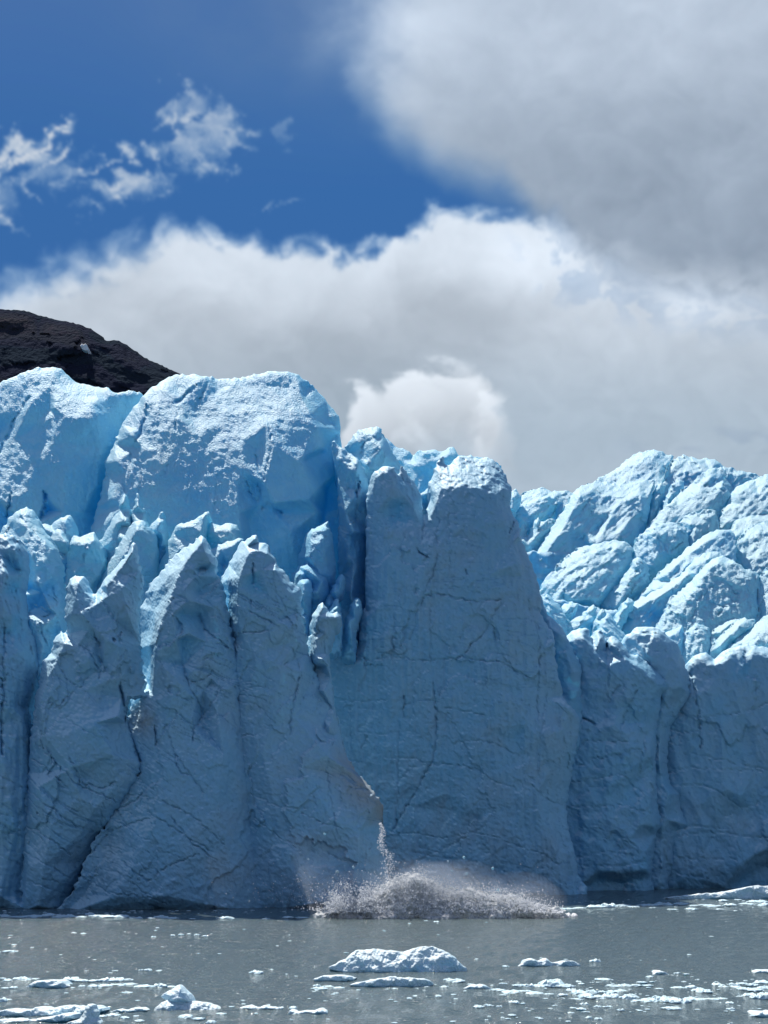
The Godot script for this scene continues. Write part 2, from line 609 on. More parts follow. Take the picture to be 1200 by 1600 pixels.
			var back := round_m * (1.0 - sqrt(1.0 - t * t))
			var deep := depth - z[id] - bump * (1.0 - 0.6 * t * t) / ns + back + crack[id]
			seen[id] = verts.size()
			verts.append(EYE + r * deep)
			border.append(0 if is_in and away > s * 2.0 else 1)
			var tint := n_tint.get_noise_3dv(p * 1.0)
			var b := blue[id] + 0.34 * tint + 0.10 * n_mid.get_noise_3dv(p * 3.0)
			var c: Color
			if b >= 0.0:
				c = (palette[0] as Color).lerp(palette[1], minf(b, 1.0))
			else:
				c = (palette[0] as Color).lerp(palette[3], minf(-b, 1.0))
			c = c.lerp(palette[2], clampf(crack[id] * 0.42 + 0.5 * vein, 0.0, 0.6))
			cols.append(c)
	var idx := PackedInt32Array()
	for gy in ny - 1:
		for gx in nx - 1:
			var id := gy * nx + gx
			var a := seen[id]
			var b := seen[id + 1]
			var c := seen[id + nx + 1]
			var d := seen[id + nx]
			var any := inside[id] + inside[id + 1] + inside[id + nx] + inside[id + nx + 1]
			if any == 0:
				continue
			if a >= 0 and c >= 0:
				if b >= 0:
					idx.append_array([a, b, c])
				if d >= 0:
					idx.append_array([a, c, d])
			elif b >= 0 and d >= 0:
				if a >= 0:
					idx.append_array([a, b, d])
				if c >= 0:
					idx.append_array([b, c, d])
	# sides and back
	var open := {}
	var nv := verts.size()
	for i in range(0, idx.size(), 3):
		for k in 3:
			var a := idx[i + k]
			var b := idx[i + (k + 1) % 3]
			if border[a] and border[b]:
				var back_key := b * nv + a
				if open.has(back_key):
					open.erase(back_key)
				else:
					open[a * nv + b] = true
	var thick_foot: float = spec.get("t", 14.0)
	var thick_top: float = spec.get("tt", thick_foot)
	var thick := thick_foot
	var y_low := verts[0].y
	var y_high := verts[0].y
	for v in verts:
		y_low = minf(y_low, v.y)
		y_high = maxf(y_high, v.y)
	var mid := Vector3.ZERO
	for v in verts:
		mid += v
	mid /= maxf(1.0, nv)
	var foot := at((lo.x + hi.x) / 2.0, hi.y, depth)
	var rings := {}
	for key: int in open:
		var a := key / nv
		var b := key % nv
		for e in [a, b]:
			if not rings.has(e):
				var v := verts[e]
				rings[e] = verts.size()
				thick = lerpf(thick_foot, thick_top, smoothstep(0.15, 0.6, (v.y - y_low) / maxf(0.01, y_high - y_low)))
				var behind := (v.z if thick_top < thick_foot else minf(mid.z, v.z + 0.4 * thick)) - thick
				for k in 2:
					var f: float = [0.35, 1.0][k]
					var wob := n_mid.get_noise_3dv(v * 1.3 + Vector3(0, 0, f * 9.0)) * 0.04 * thick
					verts.append(Vector3(v.x + wob * f, v.y - thick * 0.08 * f, lerpf(v.z, behind, f)))
					cols.append(cols[e])
		var ra: int = rings[a]
		var rb: int = rings[b]
		idx.append_array([b, a, ra, b, ra, rb, rb, ra, ra + 1, rb, ra + 1, rb + 1])
	var lid := Geometry2D.triangulate_polygon(rp)
	var first := verts.size()
	if lid.size() > 0:
		for i in m:
			var f: int = rim[1][i]
			var v := EYE + ray(rp[i].x, rp[i].y) * (depth - lerpf(oz[f], oz[(f + 1) % on], rim[2][i]) + round_m)
			thick = lerpf(thick_foot, thick_top, smoothstep(0.15, 0.6, (v.y - y_low) / maxf(0.01, y_high - y_low)))
			verts.append(Vector3(v.x, v.y - thick * 0.08, (v.z if thick_top < thick_foot else minf(mid.z, v.z + 0.4 * thick)) - thick))
			cols.append(palette[0])
		for i in range(0, lid.size(), 3):
			var a := rp[lid[i]]
			var turned := (rp[lid[i + 1]] - a).cross(rp[lid[i + 2]] - a) > 0.0
			idx.append_array([first + lid[i], first + lid[i + (2 if turned else 1)], first + lid[i + (1 if turned else 2)]])
	var origin: Vector3 = spec.get("at", foot)
	if parent:
		origin = parent.position
	var norms := PackedVector3Array()
	norms.resize(verts.size())
	for i in range(0, idx.size(), 3):
		var a := verts[idx[i]]
		var nrm := (verts[idx[i + 2]] - a).cross(verts[idx[i + 1]] - a)
		norms[idx[i]] += nrm
		norms[idx[i + 1]] += nrm
		norms[idx[i + 2]] += nrm
	var crust_light_amount: float = spec.get("crust_light", 0.75)
	for i in verts.size():
		var n := norms[i].normalized()
		norms[i] = n
		# weathered white and snow on upturned faces, sunlight painted in towards the left
		if crust_light_amount > 0.0:
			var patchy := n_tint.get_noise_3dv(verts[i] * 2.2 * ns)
			cols[i] = cols[i].lerp(palette[4], crust_light_amount * smoothstep(0.3, 0.75, n.y * 0.85 - n.x * 0.42 + 0.14 * patchy))
		verts[i] -= origin
	var arrays := []
	arrays.resize(Mesh.ARRAY_MAX)
	arrays[Mesh.ARRAY_VERTEX] = verts
	arrays[Mesh.ARRAY_NORMAL] = norms
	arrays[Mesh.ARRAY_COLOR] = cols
	arrays[Mesh.ARRAY_INDEX] = idx
	var mesh := ArrayMesh.new()
	mesh.add_surface_from_arrays(Mesh.PRIMITIVE_TRIANGLES, arrays)
	mesh.surface_set_material(0, mats[spec.get("m", "ice")])
	var o := MeshInstance3D.new()
	o.mesh = mesh
	triangles += idx.size() / 3
	if parent == null:
		o.position = origin
		tag(o, spec.get("l", ""), spec.get("c", ""), spec.get("g", ""), spec.get("kind", ""))
	place(o, spec.n, parent)
	return o

var triangles := 0

# [weathered, fresh blue, deep in a crack, dusty]
const PALETTES := {
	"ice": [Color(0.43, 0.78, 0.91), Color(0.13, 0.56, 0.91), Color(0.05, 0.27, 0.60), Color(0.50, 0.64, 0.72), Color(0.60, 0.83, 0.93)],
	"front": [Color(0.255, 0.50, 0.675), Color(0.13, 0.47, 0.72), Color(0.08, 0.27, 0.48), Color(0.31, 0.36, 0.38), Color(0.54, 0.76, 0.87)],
	"berg": [Color(0.66, 0.84, 0.91), Color(0.36, 0.70, 0.88), Color(0.2, 0.5, 0.7), Color(0.7, 0.72, 0.72), Color(0.80, 0.90, 0.94)],
	"rock": [Color(0.024, 0.029, 0.044), Color(0.019, 0.026, 0.038), Color(0.01, 0.01, 0.01), Color(0.046, 0.045, 0.052), Color(0.05, 0.04, 0.042)],
	"snow": [Color(0.8, 0.82, 0.84), Color(0.8, 0.82, 0.84), Color(0.6, 0.65, 0.7), Color(0.7, 0.7, 0.7), Color(0.8, 0.82, 0.84)],
	"foam": [Color(0.84, 0.84, 0.83), Color(0.88, 0.89, 0.9), Color(0.5, 0.5, 0.5), Color(0.62, 0.60, 0.57), Color(0.86, 0.87, 0.88)],
}


# ---------------------------------------------------------------- the ice, piece by piece (outline and relief of each, from left to right and from back to front)

func left_massif():
	ice({"n": "ice_dome", "c": "ice dome", "g": "rounded ice domes on the glacier's crest", "l": "broad pale blue ice shoulder below the dark mountain, left of the big dome",
		"lift": [640, 800, -2.2], "d": 236.0, "t": 26.0, "b": 0.2, "e": -14.0, "rm": 1.2, "rpx": 12.0, "lean": 0.25, "big": 0.35, "mid": 0.3, "plate": 0.07,
		"o": "-100,640 -50,618 0,598,-15 18,590,-15 40,581,-15 65,575,-16 90,575,-16 103,584,-16 118,597,-15 135,601,-15 158,606,-14 170,606,-13 180,614,-12 192,612,-13 210,611,-14 222,615,-15 245,650,-15 250,760,-14 240,1040,-8 -100,1040,3",
		"p": "0,645,-9 42,608,-10 48,630,-7 40,650,-5.5 20,690,-5 5,720,-3.5 0,672,-8.5,0.5 22,650,-8,0.5 80,602,-10 84,640,-4.8 79,641,-7,0.35 82,690,-2.6 77,690,-3.6 60,660,-6.5 55,720,-2 120,625,-7 145,632,-5.5 118,655,-2.6 100,650,-3.6 150,652,-3.8 165,622,-9 182,640,-9 205,645,-11 160,700,-4 190,690,-9,0.4 150,760,-3 178,750,-9.5,0.45 145,815,-5,0.5 160,800,-9.5,0.7 130,800,-2 100,740,0 100,800,1.5 40,770,0.5 0,780,1 -60,740,0 -60,690,-4 66,800,1 72,775,0 74,800,-3.5,1.0 60,815,1 10,795,1.5 16,780,1 12,810,-1.5,1 100,900,4 0,900,5 200,900,-5",
		"k": ["3.5,1.2: 46,618 30,645 18,665 8,690 0,706 -10,720", "5,3.0: 70,768 69,785 66,800 62,815", "3,2.6: 18,770 16,780 13,795 10,808", "1.6,0.5: 82,600 81,640 80,690", "1.5,0.4: 104,745 101,770 99,790", "1.5,0.4: 150,700 140,750 128,800"]})
	ice({"n": "ice_dome", "c": "ice dome", "g": "rounded ice domes on the glacier's crest", "l": "largest rounded ice dome, glittering snowy cap with a grey shaded right flank",
		"lift": [640, 830, -2.2], "d": 228.0, "t": 24.0, "b": 0.24, "e": -9.0, "rm": 1.2, "rpx": 11.0, "lean": 0.2, "big": 0.35, "mid": 0.3, "plate": 0.07,
		"o": "225,617,-13 235,607,-15 250,597,-16 268,588,-17 285,584,-17 300,584,-17 318,588,-16 335,591,-17 350,592,-17 370,591,-17 388,587,-17 410,583,-17 430,580,-17 450,580,-17 463,584,-17 478,594,-17 495,609,-18 510,626,-18 522,642,-17 529,650,-16 531,672,-15 533,690,-14 530,740,-13 545,790,-13 560,850,-12 560,960,-9 550,1060,-8 130,1060,1 124,870,-4 140,835,-7 146,810,-9 150,795,-9 157,775,-9 160,755,-9 165,735,-9 163,722,-9.5 170,712,-9.5 178,695,-10 190,665,-11 203,645,-12 215,630,-13",
		"p": "260,612,-11 300,606,-11.5 290,625,-9.6 283,612,-12 340,612,-12.5 400,606,-13 448,600,-13 280,655,-5.5 310,684,-3.6 306,645,-8.3 320,625,-10.5 350,650,-7.4 400,645,-7.6 445,632,-8.6 468,652,-6.6 325,708,-2.3 380,692,-2.8 430,664,-4.6 490,668,-5.5 468,600,-12.6 475,628,-9.8 487,648,-7.4 497,668,-5.8 480,605,-16 505,650,-13 520,685,-13.5 512,690,-13 500,700,-5.0 503,760,-3.6 497,800,-2.8 509,705,-12,0.6 512,760,-11.5,0.9 507,800,-10.5,1 500,835,-6,0.8 182,720,-3.6 174,780,-2.4 150,830,-2.5 207,680,-4.6 197,740,-2.4 190,790,-0.6 226,640,-8.4 213,668,-7.2,0.5 215,700,-5.6 222,700,-3.6 240,640,-7.6 250,705,-2.3 240,760,0.2 250,820,2.2 310,760,0.7 310,830,3.2 370,755,1.2 374,800,2.8 379,840,3.6 386,770,-1.4 389,810,-2.2 393,845,-1.6 390,700,-2.5 378,735,0.2 400,760,-2.5,0.35 405,788,-2.0,0.4 384,760,-0.5 413,754,1.6 427,700,-1.0 416,665,-4.0 403,700,-3.4 440,740,-0.3 430,785,2.0 424,797,-0.8,0.5 441,802,-1.6,0.5 470,720,-1.2 484,780,0.3 455,830,0.8 470,900,-1 487,860,-4,0.6 480,950,-3 400,900,0 300,900,5 200,880,3",
		"k": ["3,1.3: 231,628 227,655 219,676 212,690", "2,0.7: 212,692 203,702 205,725 200,745", "3,1.2: 191,752 195,768", "2.2,1.0: 277,645 276,660 274,671", "5,1.5: 305,600 292,615 283,625 275,628", "4,1.2: 322,602 311,625 305,640", "2,1.0: 419,660 425,690 421,715 412,750", "2.2,1.1: 385,752 392,772 402,784 406,770 403,755", "2,0.8: 398,712 404,735 412,752", "2.5,1.2: 408,795 420,784 430,795 440,802", "1.5,0.5: 436,800 455,790 463,780", "1.3,0.5: 262,724 258,742", "1.3,0.4: 297,740 290,785", "1.3,0.4: 339,755 333,800", "1.3,0.4: 458,722 461,732 457,745", "1.4,0.5: 221,740 216,778", "1.2,0.5: 306,728 304,738", "1.2,0.4: 363,776 361,790"]})
	ice({"n": "ice_column", "c": "ice column", "g": "slim ice columns beside the great tower", "l": "slim ice column ending in a sharp tip right against the big dome",
		"d": 228.0, "t": 12.0, "b": 0.3, "e": -3.0, "flute": 0.35,
		"o": "519,690,-3 523,688 532,698 545,708 560,717,0 570,735,-3 577,760,-3 578,830 577,890 573,930 575,990 560,1030 530,1030 526,985 533,950 530,905 528,850 530,820,-4 528,790 529,760 526,735 521,712",
		"p": "533,720,-0.5 548,735,1.6 550,780,2.5 535,760,-1.5 540,800,1 550,830,3.2 549,840,1.0,0.6 560,832,2.4 562,842,-0.6,0.6 545,870,2 538,840,0.4 555,880,1.8 548,930,4 560,740,1.5 566,770,1.2 556,960,5 545,985,5.5",
		"k": ["2.4,2.4: 563,752 560,763 558,776", "1.4,0.8: 561,776 556,800 555,826", "1.8,0.8: 535,828 548,833 560,833 571,838", "3.5,1.5: 571,842 572,870 569,900"]})
	ice({"n": "ice_column", "c": "ice column", "g": "slim ice columns beside the great tower", "l": "capped ice column with snowy rounded top standing behind the lit rib",
		"d": 235.0, "t": 12.0, "b": 0.22, "e": -4.0,
		"o": "538,698 545,690 552,680 560,672 575,669 588,666 593,668 600,679 606,690 611,700 617,712 624,724 637,742 650,758 658,775 663,800 664,840 650,880 560,880 555,760 552,725 545,712",
		"p": "556,690,-2 575,680,-1.6 590,676,-1.5 566,700,-1 562,718,-0.6 583,690,0.8 596,700,2.6 585,712,2 575,730,2.4 604,712,2 612,722,0 570,750,1 600,730,2 640,770,2 620,780,3",
		"k": ["2,1.0: 563,715 571,690 585,683", "2,0.9: 574,735 580,712 592,702"]})


func left_middle():
	var jumble := func(called: String, label: String, d: float, o: String, p: String, more := {}):
		var spec := {"n": called, "c": called.replace("_", " "), "g": "broken ice jumbled below the domes", "l": label, "d": d, "t": 4.0, "b": 0.22, "e": -2.0, "o": o, "p": p, "big": 0.5, "mid": 0.5, "cup": 0.25, "rm": 0.9, "rpx": 6.0, "step": 1.7}
		spec.merge(more, true)
		ice(spec)
	jumble.call("ice_block", "small crumbly ice mound at the foot of the left shoulder", 219.0, "50,822 58,817 70,818 80,822 86,814 95,808 104,805 113,811 117,822 119,838 121,900 60,900 48,850", "84,830,0 75,828,0.6 100,816,0.8 104,830,1.5 112,825,0 95,850,2")
	jumble.call("ice_block", "pale rounded ice block between the leaning pinnacle and the square block", 216.0, "74,842 85,830 95,826 103,832 110,842 112,870 112,960 118,1040 90,1060 88,890 84,860", "84,845,0 95,836,0.5 104,850,2 94,880,-0.6,0.9 98,920,-1.5,1 104,930,1.5 105,1000,2")
	jumble.call("ice_block", "square topped ice block left of the pointed fin in the jumble", 215.0, "103,870 106,850 112,841 120,838 130,837 140,833 147,831 151,838 158,847 164,855 165,880 163,905 160,960 158,1040 105,1040 103,930", "112,850,-0.5 125,848,0.5 140,842,0.2 148,842,0.8 133,865,1.8 130,880,1.5 136,858,2.6 155,860,0.8 152,900,2 115,900,1 130,930,3 130,1000,5", {"k": ["1.6,0.7: 139,842 133,862 129,885", "1.4,0.5: 118,852 127,848"]})
	jumble.call("ice_spike", "thin lit ice spike at the foot of the big dome's left edge", 220.0, "148,860 158,842 168,825 178,808 186,795 191,776 194,771 198,775 199,790 206,796 208,830 200,870 150,930", "190,788,0.5 180,820,1.2 192,815,2.4 170,850,1.5 198,820,0.5 185,860,2.5", {"b": 0.05})
	jumble.call("ice_spike", "second lit ice spike, right beside the thin one under the dome", 218.0, "160,890 168,868 176,848 184,825 193,802 197,799 202,806 206,820 210,850 205,900 165,960", "196,815,1 188,840,2 199,845,2.4 178,875,1.6 195,890,3", {"b": 0.05})
	jumble.call("ice_spike", "small frosty ice tooth between the lit spikes and the pointed fin", 219.0, "206,800 211,790 214,770 217,772 219,790 226,800 232,830 232,900 206,900", "215,790,0.6 220,820,1.6 212,830,1")
	jumble.call("ice_fin", "pointed ice fin with a bright lit left edge behind the twin pinnacle", 213.0, "150,930 160,900 170,880 180,862 190,845 200,828 211,815 221,812 229,818 238,830 244,838 246,860 246,890 245,930 250,1020 250,1110 190,1110 185,1000", "215,826,1.6 205,842,1.8 195,862,2 186,882,2 176,905,2.2 222,830,1.7 232,850,1 235,890,1.5 212,870,3 205,900,3.8 225,940,4 232,1000,3.5,0.5 228,1050,3,0.7 240,1000,1,0.7 205,950,4", {"t": 5.0})
	jumble.call("ice_block", "frosty ice knob right of the pointed fin with a blue foot", 218.0, "232,828 240,815 246,810 250,800 256,799 258,812 261,830 263,860 258,920 240,920 240,850", "250,815,0.8 245,828,1.4 255,835,0.8 250,860,0,0.9 250,880,0,1")
	jumble.call("ice_slab", "flat grey ice slab with a long upturned tip below the big dome", 214.0, "244,900 250,880 262,850 270,833 277,820 284,817 296,816 310,808 320,801 327,799 328,803 325,815 324,840 326,860 300,920 250,940", "285,824,0 300,822,0 318,808,-0.5 300,850,1 280,860,1.2 265,880,0.8 315,830,0.6", {"cup": 0.12, "mid": 0.3, "b": 0.15, "t": 4.0})
	jumble.call("ice_block", "rough rounded ice boulder with a hollow, under the big dome's face", 216.0, "316,840 320,830 325,822 330,816 340,820 352,818 365,819 373,826 376,842 372,862 345,880 322,875", "332,830,1 345,828,1.3 360,827,1.2 345,845,1.5 334,850,0.2,0.5 366,840,1.4 355,855,2", {"b": 0.0, "cup": 0.4})
	jumble.call("ice_block", "deep blue ice wedge in the gap between the two tall pinnacles", 211.0, "322,870 332,857 346,850 360,845 373,840 380,842 378,862 370,890 360,930 335,930 325,900", "345,858,0.2 365,852,0.5 350,880,-1,0.9 345,900,-1.4,1 360,880,1 335,880,0.6", {"b": 0.5})
	jumble.call("ice_block", "big cracked ice block low in the blue cleft right of the dome", 221.0, "466,872 472,855 480,832 487,826 500,822 513,814 516,826 521,850 524,892 520,920 500,930 468,930", "490,832,0.6 505,830,0.8 484,850,1.5 500,850,2 514,850,0.5 482,870,2.2 505,880,1.6 500,895,2.6 515,900,1,0.5", {"crust_light": 0.1, "b": 0.4})  # this and the next five blocks: bluer, less whitened, shade put into the colour
	jumble.call("ice_block", "curved ice lip below the cracked block in the blue cleft", 218.0, "455,905 462,892 468,884 476,882 482,874 489,884 500,894 511,902 515,930 505,948 498,990 450,990", "478,890,0.8 470,900,1.5 490,897,1.6 503,908,1.8 475,895,-0.4,0.8 497,925,2 482,915,-0.8,0.9 488,945,-0.8,1 468,930,1.8", {"crust_light": 0.1, "b": 0.4})
	jumble.call("ice_block", "upright slim ice block standing over the little horn", 214.0, "464,912 471,905 482,904 488,914 488,932 484,962 482,1000 470,1000 466,960", "476,912,0.8 474,935,1.5 482,930,0.6 476,965,1.6", {"crust_light": 0.1, "b": 0.4})
	jumble.call("ice_block", "leaning ice shard crossing the cleft right of the slim block", 217.0, "500,965 506,945 515,928 525,908 534,897 539,902 537,922 527,942 518,962 512,1000 500,1000", "531,908,0.8 522,925,1.8 512,945,1.6 530,925,0 508,975,1.2", {"crust_light": 0.1, "b": 0.4})
	jumble.call("ice_block", "stubby ice block in the cleft above the horn's right tip", 213.0, "507,962 518,946 527,935 530,938 533,958 535,990 530,1020 510,1020", "520,955,1 527,950,0.8 518,980,1.6 528,975,1", {"crust_light": 0.1, "b": 0.4})
	jumble.call("ice_block", "small wedge of ice caught between the column and the lit buttress", 217.0, "536,985 541,962 550,942 558,934 565,944 562,966 556,990 556,1030 536,1030", "552,950,1 546,970,1.4 556,965,0.6,0.6 549,990,1.8", {"crust_light": 0.1, "b": 0.4})


func front_left():
	ice({"n": "ice_wall", "c": "ice wall", "l": "rounded cracked ice wall at the far left edge, shaded to the waterline",
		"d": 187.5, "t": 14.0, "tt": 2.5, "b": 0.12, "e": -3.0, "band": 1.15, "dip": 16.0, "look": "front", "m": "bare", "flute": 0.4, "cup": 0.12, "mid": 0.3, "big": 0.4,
		"o": "-110,870 -60,848 -20,838 0,835 12,834 24,838 32,848 38,862 40,880 38,900 34,920 38,945 44,975 56,1000 66,1040 62,1070 50,1110 48,1200,1 50,1300,3 60,1430,4 -110,1430",
		"p": "-60,900,2 0,860,-1 10,846,-1.5 22,860,0 30,880,-0.5,0.6 18,885,-1.5,1 24,920,-1.8,1 10,900,2 0,930,2.6 14,960,2.2 26,965,0.2,0.6 22,990,0.4,0.6 4,990,1.2,0.6 -5,960,3 -20,1000,4 10,1030,3.5 30,1020,2 40,1040,1 15,1100,4 35,1120,2 -40,1150,5 10,1200,5 20,1300,5 0,1400,4.5 45,1400,1",
		"k": ["3,1.4: 3,1060 5,1090 2,1130 4,1180", "2,1.0: 5,975 8,1010 4,1040 7,1065", "1.6,0.7: 20,925 30,960 34,985", "1.6,0.7: 45,1225 35,1270 22,1300", "1.6,0.6: 0,1305 25,1300 45,1292", "1.4,0.5: -40,1200 0,1212 45,1235", "1.4,0.5: -40,1240 10,1260 50,1285", "1.6,0.6: -40,1320 20,1345 60,1365", "1.4,0.5: -40,1380 20,1390 50,1398"]})
	ice({"n": "ice_pinnacle", "c": "ice pinnacle", "g": "sharp ice pinnacles along the front", "l": "bright leaning ice pinnacle with a rounded tip behind the far left wall",
		"d": 198.0, "t": 7.0, "b": 0.16, "e": -3.0, "jag": 2.3, "tilt": [0.5, 0.45], "look": "ice", "step": 1.8,
		"o": "-40,880 -10,850 0,834 12,816 22,803 32,796 42,791 50,797 55,806 63,820 73,835 82,848 88,858 91,880 93,910 96,935 101,960 107,990 108,1060 100,1100 20,1100 0,1000",
		"p": "38,797,-1.6 30,803,0 24,812,0 40,806,-0.4 36,820,1.4 44,826,1.6 58,838,1.2 72,848,0.8 84,858,0 36,850,2.2,0.3 28,838,0.6,0.5 40,870,2,0.6 38,900,1.2,0.7 50,868,3 54,888,3 70,880,2.6 82,900,1.6 60,915,3.4 48,920,1.0,0.8 52,950,0.4,0.9 40,930,3 42,965,3.4 66,925,1.6,0.7 68,955,0.6,0.9 78,950,3 90,960,1.6 88,985,0.4,0.7 98,985,0.6,0.5 58,990,4 72,975,3.6 66,1010,4.4 80,1020,2,0.6 92,1020,0,0.9 90,1060,-0.5,1 60,1060,4.6",
		"k": ["1.6,0.6: 30,803 42,818 58,838 74,850 86,860", "1.8,1.0: 53,868 56,880", "1.5,0.7: 56,915 52,925", "1.8,0.9: 62,973 66,990 74,1008", "1.6,0.8: 36,950 40,975 38,990"]})
	ice({"n": "ice_tower", "c": "ice tower", "g": "shaded ice towers of the near front", "l": "dark twin topped ice tower with a notch, second from the left",
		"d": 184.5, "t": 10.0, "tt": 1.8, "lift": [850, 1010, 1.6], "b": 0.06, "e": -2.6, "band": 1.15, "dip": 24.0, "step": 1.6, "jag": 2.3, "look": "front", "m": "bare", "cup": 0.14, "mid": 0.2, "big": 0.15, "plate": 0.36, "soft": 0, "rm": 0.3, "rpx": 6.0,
		"o": "100,965 103,940 106,915 109,905 115,901 124,901 131,900 135,908 140,918 143,927 150,928 156,918 162,908 175,893 190,875 200,862 207,848,-1 212,855,-0.6 215,870,-0.4 219,893,-0.2 220,915,-0.2 216,945,-0.2 215,965,-0.2 216,1000,-0.2 218,1020,-0.2 222,1050,-0.2 224,1080,0 228,1088,0 215,1087,0.5 199,1090,1 195,1104,1 197,1130,1 203,1150,1 210,1175,1 218,1192,1.4 213,1215,1.4 190,1250,1.4 165,1290,0.4 149,1308,-0.6 140,1335,-1.2 131,1347,-1.4 120,1380,-1.6 108,1400,-1.6 104,1425,-1.6 35,1425,1 38,1300,0 44,1210,-1 46,1165,-1 52,1120,-1.4 60,1070 68,1030 80,1020 82,1002 95,986 103,990 104,978",
		"p": "112,915,-1 123,910,-0.6 118,930,0.6 112,960,0.8 132,925,-0.6 145,935,-0.8 150,945,0.2 128,960,2.4 150,985,2 152,1000,0.5 138,985,0.8,0.3 165,915,-0.2 180,898,0 195,880,0 206,862,0.3 170,930,1.2 190,920,2 200,960,2.4 180,970,1 165,1000,2.6 185,1010,2.6 205,1010,1.4 160,1040,0.8 180,1060,2.6 205,1060,0.6 140,1030,2.6 120,1010,1.4 100,1005,0.9 90,1030,1.2 110,1050,1.6 130,1080,2.2 75,1060,1.0 140,1055,1.6 62,1100,1.2 70,1150,2.6 100,1150,3.8 150,1130,4.6 185,1120,4 190,1090,1 176,1180,4.4 110,1200,4.6 60,1230,3 130,1215,2.6 125,1245,4.0 150,1262,3.6 80,1290,4 125,1305,2.4 70,1350,4 100,1375,1.4 60,1415,3 45,1350,2.4 180,1230,3",
		"k": ["2.6,1.0: 147,985 152,1000 156,1010", "2,0.8: 183,996 189,988", "1.8,0.8: 124,1006 138,1018 148,1032 150,1042 158,1052", "1.6,0.7: 86,1108 108,1086 128,1070 140,1056", "1.3,0.5: 90,1035 104,1062 128,1076", "3.4,1.8: 187,1066 190,1085 196,1105 196,1128", "2,0.8: 160,1045 155,1060", "2,0.8: 107,1180 118,1200 124,1222 160,1230 180,1222", "2,0.8: 55,1160 90,1195 120,1225 160,1242 200,1262", "1.6,0.7: 50,1185 80,1205 105,1230", "1.6,0.6: 45,1235 80,1262 120,1290 150,1302", "1.6,0.7: 40,1290 70,1305 110,1335", "1.6,0.6: 36,1330 70,1350 110,1372", "1.5,0.6: 40,1375 80,1390 110,1400", "2,0.9: 44,1165 40,1200 34,1240 28,1275", "1.3,0.4: 100,1120 130,1140 180,1160", "1.4,0.5: 160,1310 158,1280 162,1250"]})
	ice({"n": "ice_tower", "c": "ice tower", "g": "shaded ice towers of the near front", "l": "tall tapering ice tower with a bright lit left slope and blue inner slot",
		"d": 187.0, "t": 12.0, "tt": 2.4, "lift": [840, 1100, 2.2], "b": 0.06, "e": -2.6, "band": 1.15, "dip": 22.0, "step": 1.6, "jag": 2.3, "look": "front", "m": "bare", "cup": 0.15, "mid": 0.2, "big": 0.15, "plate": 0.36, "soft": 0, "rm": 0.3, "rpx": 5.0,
		"o": "310,841,-2 318,838,-2 323,848,-1.6 330,860,-1.2 337,870,-1 339,885,-1 336,893,-1 342,901,-1 346,915,-1 350,930,-1 353,945,-1 357,965,-1 362,990,-1 367,1010,-0.8 370,1040,-0.6 372,1060,-0.4 375,1066,-0.2 374,1100,0 380,1150,0 392,1250,0.2 420,1430,0.6 99,1430,4 99,1412,4 108,1400,4 120,1380,4 131,1347,4 140,1335,3.8 149,1308,3.6 165,1290,3 185,1250,2.6 195,1215,2.4 200,1150,2 205,1090,0 214,1070,-3 212,1040,-7 212,1015,-8 218,990,-8.6 218,950,-8.8 226,938,-8.8 227,925,-8.6 238,910,-8 250,895,-7 262,880,-6 275,865,-5 290,855,-4",
		"p": "315,846,0.2 302,862,0.6 288,882,0.8 275,908,1.2 266,932,1.6 256,960,2 247,985,2.3 243,1005,2.5 241,1030,2.6 240,1060,2.6 238,1085,2.4 258,930,-1.6 248,922,-3.8 240,955,-3.4 234,985,-3.6 232,1030,-3 264,898,-2 228,1060,-3 250,1000,3 270,960,3.2 290,920,2.4 303,890,1.2 309,880,0.6 308,900,1.4 303,940,1.6 296,990,2.4 292,940,3 311,884,0.2 313,888,-2.2,0.5 326,890,-2,0.3 330,880,0.4 320,862,0.8 312,925,-1.8,0.4 311,960,-1.6,0.5 318,985,-1 335,950,-0.6 345,990,-0.2 283,960,1.2,0.7 284,1000,0.8,0.8 286,1040,1.2,0.6 292,1060,2 275,1000,3.6 275,1060,4 300,1050,2.6 322,1003,0.4 340,1020,0.8 330,1060,1.2 318,1078,1.4 305,1095,3 316,1110,0.6 330,1066,0.3 350,1080,2 340,1110,3 312,1130,0.8 300,1140,3.4 262,1120,4.2 265,1180,4.6 228,1110,2.2,-0.4 220,1130,2.2,-0.7 232,1130,2.8,-0.6 222,1165,3 225,1200,3.6 240,1160,3.6 300,1200,4.6 350,1180,4 340,1250,5 250,1260,5.6 200,1290,4.6 170,1310,3 220,1330,6.6 160,1350,4 130,1400,3 180,1400,6.4 260,1400,6.6 300,1330,6 360,1350,4.4 360,1420,4",
		"k": ["2,0.9: 238,1010 239,1040 238,1065", "3,1.6: 198,1130 204,1150 212,1172 219,1190 215,1212", "2.6,1.4: 242,1134 246,1150 243,1165", "2,0.9: 310,960 320,982 332,992 345,1004 356,1012", "1.8,0.8: 300,1066 318,1060 328,1054 332,1045", "2,0.8: 284,1030 290,1060 300,1080 310,1095 318,1118 302,1140 302,1158", "1.5,0.6: 316,1128 322,1112 332,1098 350,1068", "1.3,0.5: 262,1080 300,1098", "1.6,0.6: 265,1150 280,1205 300,1212", "1.5,0.6: 140,1335 170,1300 220,1282 250,1280 280,1300 330,1330", "1.5,0.6: 190,1345 230,1375 270,1350 310,1335", "1.4,0.5: 130,1370 170,1395 220,1400 260,1412", "1.4,0.5: 200,1240 250,1250 300,1275 350,1320", "1.8,0.7: 265,1275 300,1318 340,1345", "1.3,0.5: 270,1175 290,1200 320,1240", "2,0.7: 180,1265 215,1250 225,1235"]})
